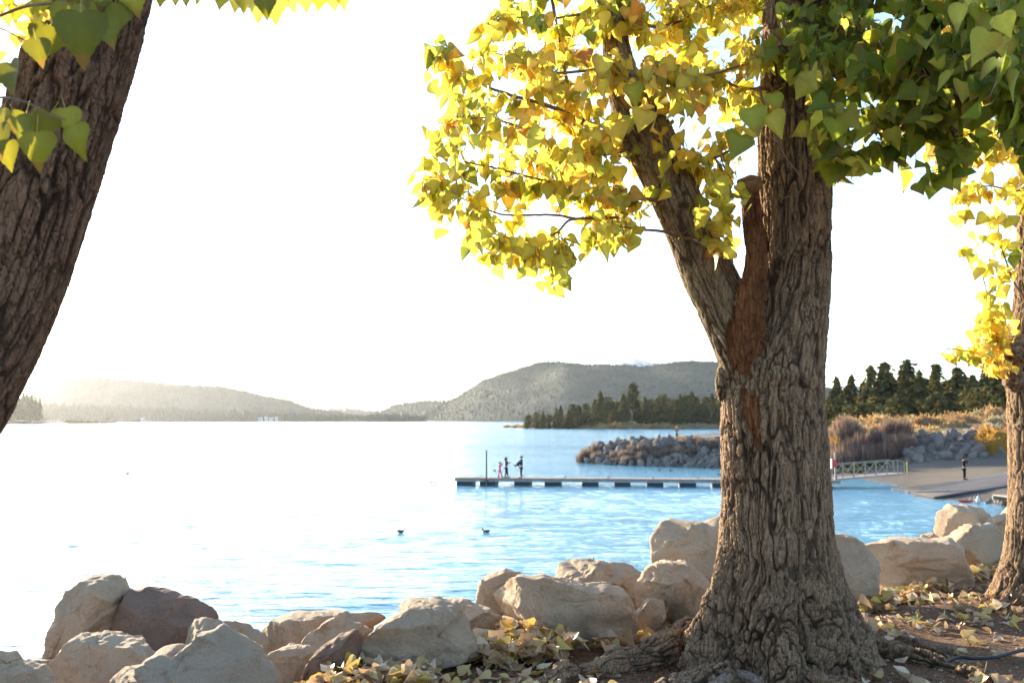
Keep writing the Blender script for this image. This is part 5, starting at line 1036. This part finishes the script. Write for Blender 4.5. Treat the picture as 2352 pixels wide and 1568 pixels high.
# ---------------------------------------------------------------- things around the ramp
cano = P(2218, 1146, 63.2); kv = MB(); s_ = np.linspace(-1, 1, 13)
V = []; 
for a in s_:
    w = .30 * (1 - abs(a) ** 2.4) + .01; zz = .10 * abs(a) ** 3
    for b in np.linspace(0, 2 * np.pi, 11)[:-1]: V.append([a * 1.15, w * math.cos(b), .17 + zz + (.17 if math.sin(b) > 0 else .2) * math.sin(b) * (1 - abs(a) ** 3 * .7)])
V = np.array(V); j = np.arange(10); F = np.concatenate([np.stack([i * 10 + j, i * 10 + (j + 1) % 10, (i + 1) * 10 + (j + 1) % 10, (i + 1) * 10 + j], 1) for i in range(12)])
ky = link('kayak', mk('kayak', V, F, [M['red']]), None, (cano.x, 63.2, max(.0, gz(cano.x, 63.2))), (0, 0, -.15), .42); tag(ky, 'small red kayak lying at the lower edge of the boat ramp', 'kayak')
MB().tube([(0, 0, .33), (0, 0, .36)], [.24, .22], 14).obj('cockpit_rim', M['float'], ky, True)
b_ = P(2245, 1143, 62.5); bo = thing('marker_buoy', (b_.x, 62.4, 0.05), 'pale cone-shaped buoy at the waterline right of the red kayak', 'buoy'); MB().tube([(0, 0, 0), (0, 0, .35), (0, 0, .75), (0, 0, .95)], [.26, .30, .12, .03], 12).obj('cone', M['white'], bo, True); MB().tube([(0, 0, .95), (0, 0, 1.05)], .03, 8).obj('ring', M['white'], bo); bo.scale = (.5, .5, .5)
pq = [P(2285, 1131, 60), P(2352, 1126, 60.5)]; pk = thing('wooden_platform', (35, 60, max(.45, gz(33, 60) + .3)), 'pale wooden landing platform jutting in at the right beside the ramp', 'platform', None, .1)
for i in range(12): MB().box((-5.9 + i * .5, 0, 0), (.46, 1.6, .08)).obj('plank', M['deck'], pk)
MB().box((-3.1, -.78, -.16), (6.1, .1, .24)).obj('beam', M['deck'], pk); MB().box((-3.1, .78, -.16), (6.1, .1, .24)).obj('beam', M['deck'], pk)
for x in (-5.8, -3, -.3): MB().tube([(x, -.7, -1.6), (x, -.7, -.1)], .09, 8).obj('leg', M['deck'], pk)
# cars on the road, sign
M['carw'] = plain('silver_car_paint', (.62, .64, .66), .25, .6, .03, 1, 0, .3); M['glass'] = plain('dark_glass', (.03, .04, .05), .08, .8, .05); M['tyre'] = plain('tyre_rubber', (.02, .02, .02), .8, .2)
def car(x, y, z, rz, label):
    r = thing('car', (x, y, z), label, 'car', None, rz); prof = [(-2.2, .35), (-2.25, .75), (-1.9, .95), (-1.1, 1.0), (-.6, 1.45), (.9, 1.48), (1.5, 1.02), (2.15, .9), (2.25, .5), (2.2, .3)]
    V = np.array([[a, s * (.88 if b < 1.1 else .68), b] for s in (-1, 1) for a, b in prof]); m = len(prof); j = np.arange(m); Q = np.stack([j, (j + 1) % m, m + (j + 1) % m, m + j], 1); b = MB(); b.add(V, Q)
    me = mk('body', V, [Q, np.array([list(range(m))]), np.array([list(range(2 * m - 1, m - 1, -1))])], [M['carw']], smooth=False); link('body', me, r)
    for s in (-1, 1):
        Vw = np.array([(-.95, s * .86, 1.02), (-.55, s * .72, 1.38), (.82, s * .72, 1.40), (1.25, s * .86, 1.05)]); MB().add(Vw, [[0, 1, 2, 3]]).obj('side_window', M['glass'], r)
        for xx in (-1.35, 1.4): MB().tube([(xx, s * .72, .33), (xx, s * .92, .33)], .33, 14).obj('wheel', M['tyre'], r, True)
    MB().box((-.86, 0, 1.22), (.03, 1.2, .34)).obj('windscreen', M['glass'], r); return r
for u, v, lab in [(1916, 954.5, 'silver car on the road right beside the big trunk, the front one of two'), (1926, 957.5, 'silver car following the first one on the road beyond the shore')]:
    x = (u - CX) / FPX * 300; car(x, 300, gz(x, 300) + .35, -2.3, lab)
x = (1957 - CX) / FPX * 230; sg = thing('warning_sign', (x, 230, gz(x, 230)), 'small orange diamond sign at the roadside right of the cars', 'sign'); MB().tube([(0, 0, 0), (0, 0, 2.4)], .05, 6).obj('post', M['frame'], sg)
MB().add(np.array([(0, -.08, 1.5), (.75, -.08, 2.2), (0, -.08, 2.95), (-.75, -.08, 2.2), (0, -.05, 1.5), (.75, -.05, 2.2), (0, -.05, 2.95), (-.75, -.05, 2.2)]), [[0, 1, 2, 3], [7, 6, 5, 4], [0, 4, 5, 1], [1, 5, 6, 2], [2, 6, 7, 3], [3, 7, 4, 0]]).obj('panel', M['orange'], sg)
# pontoon boat, far off
Y = 1450.; x0 = (204 - CX) / FPX * Y; bt = thing('pontoon_boat', (x0, Y, 0), 'tiny pontoon boat far out below the sunlit left hill', 'boat')
for y in (-1.1, 1.1): MB().tube([(-6, y, .3), (5, y, .3), (6.3, y, .6)], [.4, .4, .1], 10).obj('pontoon', M['alu'], bt, True)
MB().box((0, 0, .85), (12, 2.8, .25)).obj('deck', M['white'], bt); MB().box((0, 0, 3.0), (7, 2.8, .15)).obj('canopy', M['float'], bt)
for x in (-3.3, 0, 3.3): MB().tube([(x, -1.3, .9), (x, -1.3, 3)], .12, 6).tube([(x, 1.3, .9), (x, 1.3, 3)], .12, 6).obj('canopy_pole', M['alu'], bt)
for y in (-1.35, 1.35): MB().box((0, y, 1.45), (11.5, .08, 1.)).obj('fence_panel', M['frame'], bt)
# lakeside houses on the far left shore
M['roof'] = plain('grey_roof', (.30, .29, .28), .8, .2); M['wallp'] = plain('pale_siding', (.42, .41, .39), .7, .2)
for u, w, h, lab in [(332, 9, 5, 'white lakeside house alone on the far left shore'), (600, 8, 6, 'leftmost of the pale houses under the falling left ridge'), (613, 6, 8, 'tall narrow pale house second in the far row of houses'), (625, 8, 6, 'third pale house in the far row of houses'), (637, 6, 7, 'rightmost pale house in the far row of houses')]:
    Y = 2325.; x = (u - CX) / FPX * Y; hs = thing('house', (x, Y, .6), lab, 'house'); MB().box((0, 0, h / 2), (w, 10, h)).obj('wall', M['wallp'], hs)
    MB().add(np.array([(-w / 2 - 1, -6, h), (w / 2 + 1, -6, h), (w / 2 + 1, 6, h), (-w / 2 - 1, 6, h), (-w / 2 - 1, 0, h + 4), (w / 2 + 1, 0, h + 4)]), [[0, 1, 5, 4], [2, 3, 4, 5], [3, 2, 1, 0]], [[0, 4, 3], [1, 2, 5]]).obj('roof', M['roof'], hs)
    for k in range(3): MB().box((-w * .3 + k * w * .3, -5.03, h * .55), (w * .16, .1, h * .35)).obj('window', M['glass'], hs)
    MB().box((w * .3, 1, h + 3), (1.4, 1.4, 4)).obj('chimney', M['roof'], hs)
# ---------------------------------------------------------------- people
def skinned(name, joints, edges, mat, parent, sub=1, root=0):
    me = bpy.data.meshes.new(name); me.from_pydata([j[:3] for j in joints], edges, []); me.materials.append(mat); o = bpy.data.objects.new(name, me); C.objects.link(o)
    md = o.modifiers.new('skin', 'SKIN'); md.use_smooth_shade = True
    if not me.skin_vertices: 
        import bmesh; bm = bmesh.new(); bm.from_mesh(me); bm.verts.layers.skin.verify(); bm.to_mesh(me); bm.free()
    for i, j in enumerate(joints): me.skin_vertices[0].data[i].radius = (j[3], j[4] if len(j) > 4 else j[3]); me.skin_vertices[0].data[i].use_root = i == root
    s = o.modifiers.new('sub', 'SUBSURF'); s.levels = s.render_levels = sub
    dg = bpy.context.evaluated_depsgraph_get(); m2 = bpy.data.meshes.new_from_object(o.evaluated_get(dg)); bpy.data.objects.remove(o)
    m2.name = name; 
    for p in m2.polygons: p.use_smooth = True
    return link(name, m2, parent)
CM = {k: plain(k, v, .85, .2, .15, 8) for k, v in dict(skin=(.50, .30, .20), pink_cloth=(.75, .10, .28), maroon_cloth=(.10, .03, .045), navy_cloth=(.035, .045, .09), black_cloth=(.018, .018, .022), dark_hair=(.045, .022, .014), cap_cloth=(.62, .58, .58), plaid_red=(.30, .12, .10)).items()}
def person(loc, rz, H, top, legs, label, armL, armR, hair='long', step=.10, cap=None, lean=0., face=0.):
    """armL/armR: (elbow xyz, hand xyz) relative to the shoulder, person faces -Y in its own frame; fractions of H"""
    r = thing('person', loc, label, 'person', None, rz); h = H; mt = CM[legs]
    hip = (0, 0, .50 * h); J = [(0, lean * .0, .52 * h, .085 * h, .06 * h), (0, lean * .3 * h, .62 * h, .082 * h, .058 * h), (0, lean * .7 * h, .74 * h, .098 * h, .062 * h), (0, lean * h, .81 * h, .075 * h, .05 * h), (0, lean * h, .86 * h, .032 * h, .032 * h)]
    E = [(0, 1), (1, 2), (2, 3), (3, 4)]; hd = len(J); J += [(0, lean * h - .012 * h, .905 * h, .052 * h, .06 * h), (0, lean * h - .008 * h, .955 * h, .05 * h, .06 * h), (0, lean * h, .985 * h, .03 * h, .035 * h)]; E += [(4, hd), (hd, hd + 1), (hd + 1, hd + 2)]
    for s, st in ((-1, step), (1, -step)):
        k = len(J); J += [(s * .052 * h, 0, .47 * h, .058 * h), (s * .058 * h, st * .35 * h - .02 * h, .27 * h, .040 * h), (s * .06 * h, st * h * .9, .05 * h, .024 * h), (s * .065 * h, st * h * .9 - .075 * h, .022 * h, .026 * h, .02 * h)]; E += [(0, k), (k, k + 1), (k + 1, k + 2), (k + 2, k + 3)]
    sh = []
    for s, arm in ((-1, armL), (1, armR)):
        k = len(J); b = np.array([s * .115 * h, lean * h, .80 * h]); e = b + np.array(arm[0]) * h; w = b + np.array(arm[1]) * h; J += [(*b, .040 * h), (*e, .027 * h), (*w, .02 * h), (*(w + (w - e) * .32), .02 * h, .012 * h)]; E += [(3, k), (k, k + 1), (k + 1, k + 2), (k + 2, k + 3)]; sh.append((b, e, w))
    body = skinned('body', J, E, CM['skin'], r, 1)
    # clothes follow the body: a jacket and trousers as thin shells
    Jt = [(0, 0, .49 * h, .098 * h, .072 * h), (0, lean * .3 * h, .62 * h, .094 * h, .068 * h), (0, lean * .7 * h, .74 * h, .108 * h, .074 * h), (0, lean * h, .815 * h, .080 * h, .058 * h), (0, lean * h, .845 * h, .042 * h)]; Et = [(0, 1), (1, 2), (2, 3), (3, 4)]
    for b, e, w in sh: k = len(Jt); Jt += [(*b, .050 * h), (*e, .037 * h), (*(w * .94 + e * .06), .028 * h)]; Et += [(3, k), (k, k + 1), (k + 1, k + 2)]
    skinned('jacket', Jt, Et, CM[top], r, 1)
    Jl = [(0, 0, .52 * h, .088 * h, .066 * h)]; El = []
    for s, st in ((-1, step), (1, -step)):
        k = len(Jl); Jl += [(s * .054 * h, 0, .46 * h, .066 * h), (s * .058 * h, st * .35 * h - .02 * h, .27 * h, .048 * h), (s * .06 * h, st * h * .9, .055 * h, .034 * h)]; El += [(0, k), (k, k + 1), (k + 1, k + 2)]
    skinned('trousers', Jl, El, mt, r, 1)
    for s, st in ((-1, step), (1, -step)): V0, F0 = ICO[3]; p = V0 * [.032 * h, .078 * h, .028 * h] + [s * .065 * h, st * h * .9 - .045 * h, .026 * h]; p[:, 2] = np.maximum(p[:, 2], 0.002); link('shoe', mk('shoe', p, F0, [CM['black_cloth']]), r)
    V0, F0 = ICO[3]; cz = np.array([0, lean * h + .008 * h, .945 * h]); p = V0 * [.068 * h, .072 * h, .062 * h]; p = p[:, :]; p[:, 1] = np.where((p[:, 1] < -.035 * h) & (p[:, 2] < .03 * h), -.035 * h, p[:, 1])
    if hair == 'long': lo = (V0[:, 2] < -.1) & (V0[:, 1] > -.2); p[lo, 2] -= .10 * h * np.clip(-V0[lo, 2], 0, 1) * 1.2; p[lo, 1] += .02 * h
    link('hair', mk('hair', p + cz, F0, [CM['dark_hair']]), r)
    for s in (-1, 1): link('eye', mk('eye', ICO[2][0] * .007 * h + [s * .02 * h, lean * h - .068 * h, .935 * h], ICO[2][1], [CM['black_cloth']]), r)
    link('nose', mk('nose', ICO[2][0] * [.007 * h, .012 * h, .012 * h] + [0, lean * h - .076 * h, .915 * h], ICO[2][1], [CM['skin']]), r)
    if cap: p = V0 * [.073 * h, .078 * h, .055 * h] + cz + [0, 0, .028 * h]; p[:, 2] = np.maximum(p[:, 2], cz[2] + .018 * h); q = link('cap', mk('cap', p, F0, [CM[cap]]), r); MB().box((0, lean * h - .10 * h, .962 * h), (.10 * h, .07 * h, .008 * h)).obj('brim', CM[cap], q)
    # fingers
    for b, e, w in sh:
        d = (w - e) / np.linalg.norm(w - e); f = np.cross(d, [0, 0, 1.]); f = f / (np.linalg.norm(f) + 1e-6); mb = MB()
        for q in range(4): a0 = w + d * .02 * h + f * (q - 1.5) * .009 * h; mb.tube([a0, a0 + d * (.036, .042, .040, .032)[q] * h * .6, a0 + d * (.036, .042, .040, .032)[q] * h + [0, 0, -.006 * h]], [.0045 * h, .004 * h, .003 * h], 5)
        mb.tube([w + f * .015 * h, w + f * .032 * h + d * .02 * h], [.006 * h, .004 * h], 5); mb.obj('fingers', CM['skin'], r, True)
    return r
dz = .587
def onto(u, Y): return ((u - CX) / FPX * Y, Y, dz)
person(onto(1148.5, 79.9), R(70), 1.25, 'pink_cloth', 'pink_cloth', 'child all in bright pink on the dock, both hands raised to the head', ((-.08, -.08, -.03), (-.0, -.10, .12)), ((.06, -.10, -.02), (-.02, -.12, .12)), 'short', .12)
person(onto(1163, 79.8), R(80), 1.62, 'maroon_cloth', 'black_cloth', 'long-haired woman in a dark maroon jacket on the dock beside the pink child', ((-.04, -.02, -.16), (-.02, -.15, -.10)), ((.04, -.06, -.14), (.0, -.19, -.05)), 'long', .07)
man = person(onto(1197.5, 79.4), R(-80), 1.76, 'navy_cloth', 'black_cloth', 'man in navy jacket and pale cap on the dock, arms stretched forward', ((-.03, -.10, -.12), (-.02, -.22, -.20)), ((.03, -.10, -.13), (.02, -.24, -.19)), 'short', .02, 'cap_cloth')
# small dog held in his hands
dg_ = thing('dog', (*onto(1184, 79.4)[:2], dz + 1.0), 'small dark dog held out in the hands of the man in the navy jacket', 'dog', None, R(100))
M['fur'] = plain('dark_fur', (.03, .024, .02), .9, .1, .3, 20)
skinned('body', [(0, 0, 0, .075), (0, -.12, .02, .085), (0, -.26, .05, .07), (0, -.33, .10, .045), (0, -.40, .13, .06), (0, -.48, .11, .03), (0, .10, .0, .02), (0, .20, .08, .012), (-.04, -.26, -.04, .025), (-.05, -.27, -.18, .018), (.04, -.26, -.04, .025), (.05, -.30, -.17, .018), (-.04, .03, -.06, .035), (-.05, .0, -.14, .022), (-.05, .06, -.24, .016), (.04, .03, -.06, .035), (.05, -.02, -.14, .022), (.05, .05, -.24, .016), (-.035, -.385, .19, .015), (.035, -.385, .19, .015)],
    [(0, 1), (1, 2), (2, 3), (3, 4), (4, 5), (0, 6), (6, 7), (2, 8), (8, 9), (2, 10), (10, 11), (0, 12), (12, 13), (13, 14), (0, 15), (15, 16), (16, 17), (4, 18), (4, 19)], M['fur'], dg_)
x = (2207 - CX) / FPX * 76.5; person((x, 76.5, gz(x, 76.5) + .11), R(60), 1.74, 'black_cloth', 'black_cloth', 'person in black standing alone on the boat ramp raising a camera to the face', ((-.06, -.12, -.06), (.06, -.16, .08)), ((.06, -.12, -.06), (-.04, -.16, .08)), 'short', .02)
x = (1553 - CX) / FPX * 128; person((x, 128, gz(x, 128) + .10), R(20), 1.62, 'plaid_red', 'black_cloth', 'lone person with a pale hat standing on top of the breakwater', ((-.06, -.06, -.12), (.04, -.14, -.04)), ((.06, -.06, -.12), (-.02, -.14, -.04)), 'short', .02, 'cap_cloth')
# ---------------------------------------------------------------- ducks
M['duckb'] = plain('duck_brown', (.10, .07, .05), .8, .2, .4, 30); M['duckd'] = plain('duck_head_dark', (.02, .03, .02), .6, .3); M['bill'] = plain('duck_bill', (.35, .25, .05), .5, .3)
DK_ = None
def duck(u, v, rz, label, s=1.):
    global DK_
    p = G(u, v, .02)
    if DK_ is None:
        DK_ = thing('duck', (p.x, p.y, 0), label, 'duck', 'ducks swimming on the lake', rz)
        skinned('body', [(0, 0, .05, .10, .07), (-.13, 0, .07, .085, .06), (-.24, 0, .10, .03, .015), (.12, 0, .06, .085, .065), (.18, 0, .10, .05), (.20, 0, .145, .035), (.215, 0, .185, .042), (.26, 0, .185, .03)], [(0, 1), (1, 2), (0, 3), (3, 4), (4, 5), (5, 6), (6, 7)], M['duckb'], DK_)
        MB().tube([(.27, 0, .185), (.30, 0, .175), (.345, 0, .17)], [.02, .018, .008], 8).obj('bill', M['bill'], DK_, True); link('head', mk('head', ICO[3][0] * [.052, .046, .046] + [.225, 0, .19], ICO[3][1], [M['duckd']]), DK_)
        for s_ in (-1, 1): link('wing', mk('wing', ICO[3][0] * [.17, .03, .06] + [-.05, s_ * .085, .09], ICO[3][1], [M['duckb']]), DK_)
        for o in DK_.children: pass
        DK_.scale = (s, s, s); return DK_
    return copy_thing(DK_, location=(p.x, p.y, 0), rotation_euler=(0, 0, rz), scale=(s, s, s), label=label)
duck(920, 1221, .2, 'duck swimming in open water, left one of the two nearest in mid lake', 0.77); duck(1117, 1221, 2.9, 'duck swimming toward the left, right one of the two in mid lake', 0.77); duck(1355, 1289, .4, 'duck close to shore, just above the brown stained boulder', 0.69)
duck(991, 1107, .3, 'first duck of the small pair off the outer end of the dock', 0.66); duck(1000, 1109, 2.8, 'second duck of the small pair off the outer end of the dock', 0.66); duck(1136, 1080, .5, 'duck beyond the dock near the steel mooring pile', 0.61); duck(293, 1087, 0, 'faint duck alone far left on the glaring water', 0.77)
duck(1514, 1079, .2, 'left duck below the breakwater', 0.71); duck(1541, 1081, 3, 'right duck below the breakwater', 0.71); duck(1652, 1090, .2, 'duck by the edge of the big trunk below the breakwater', 0.71)
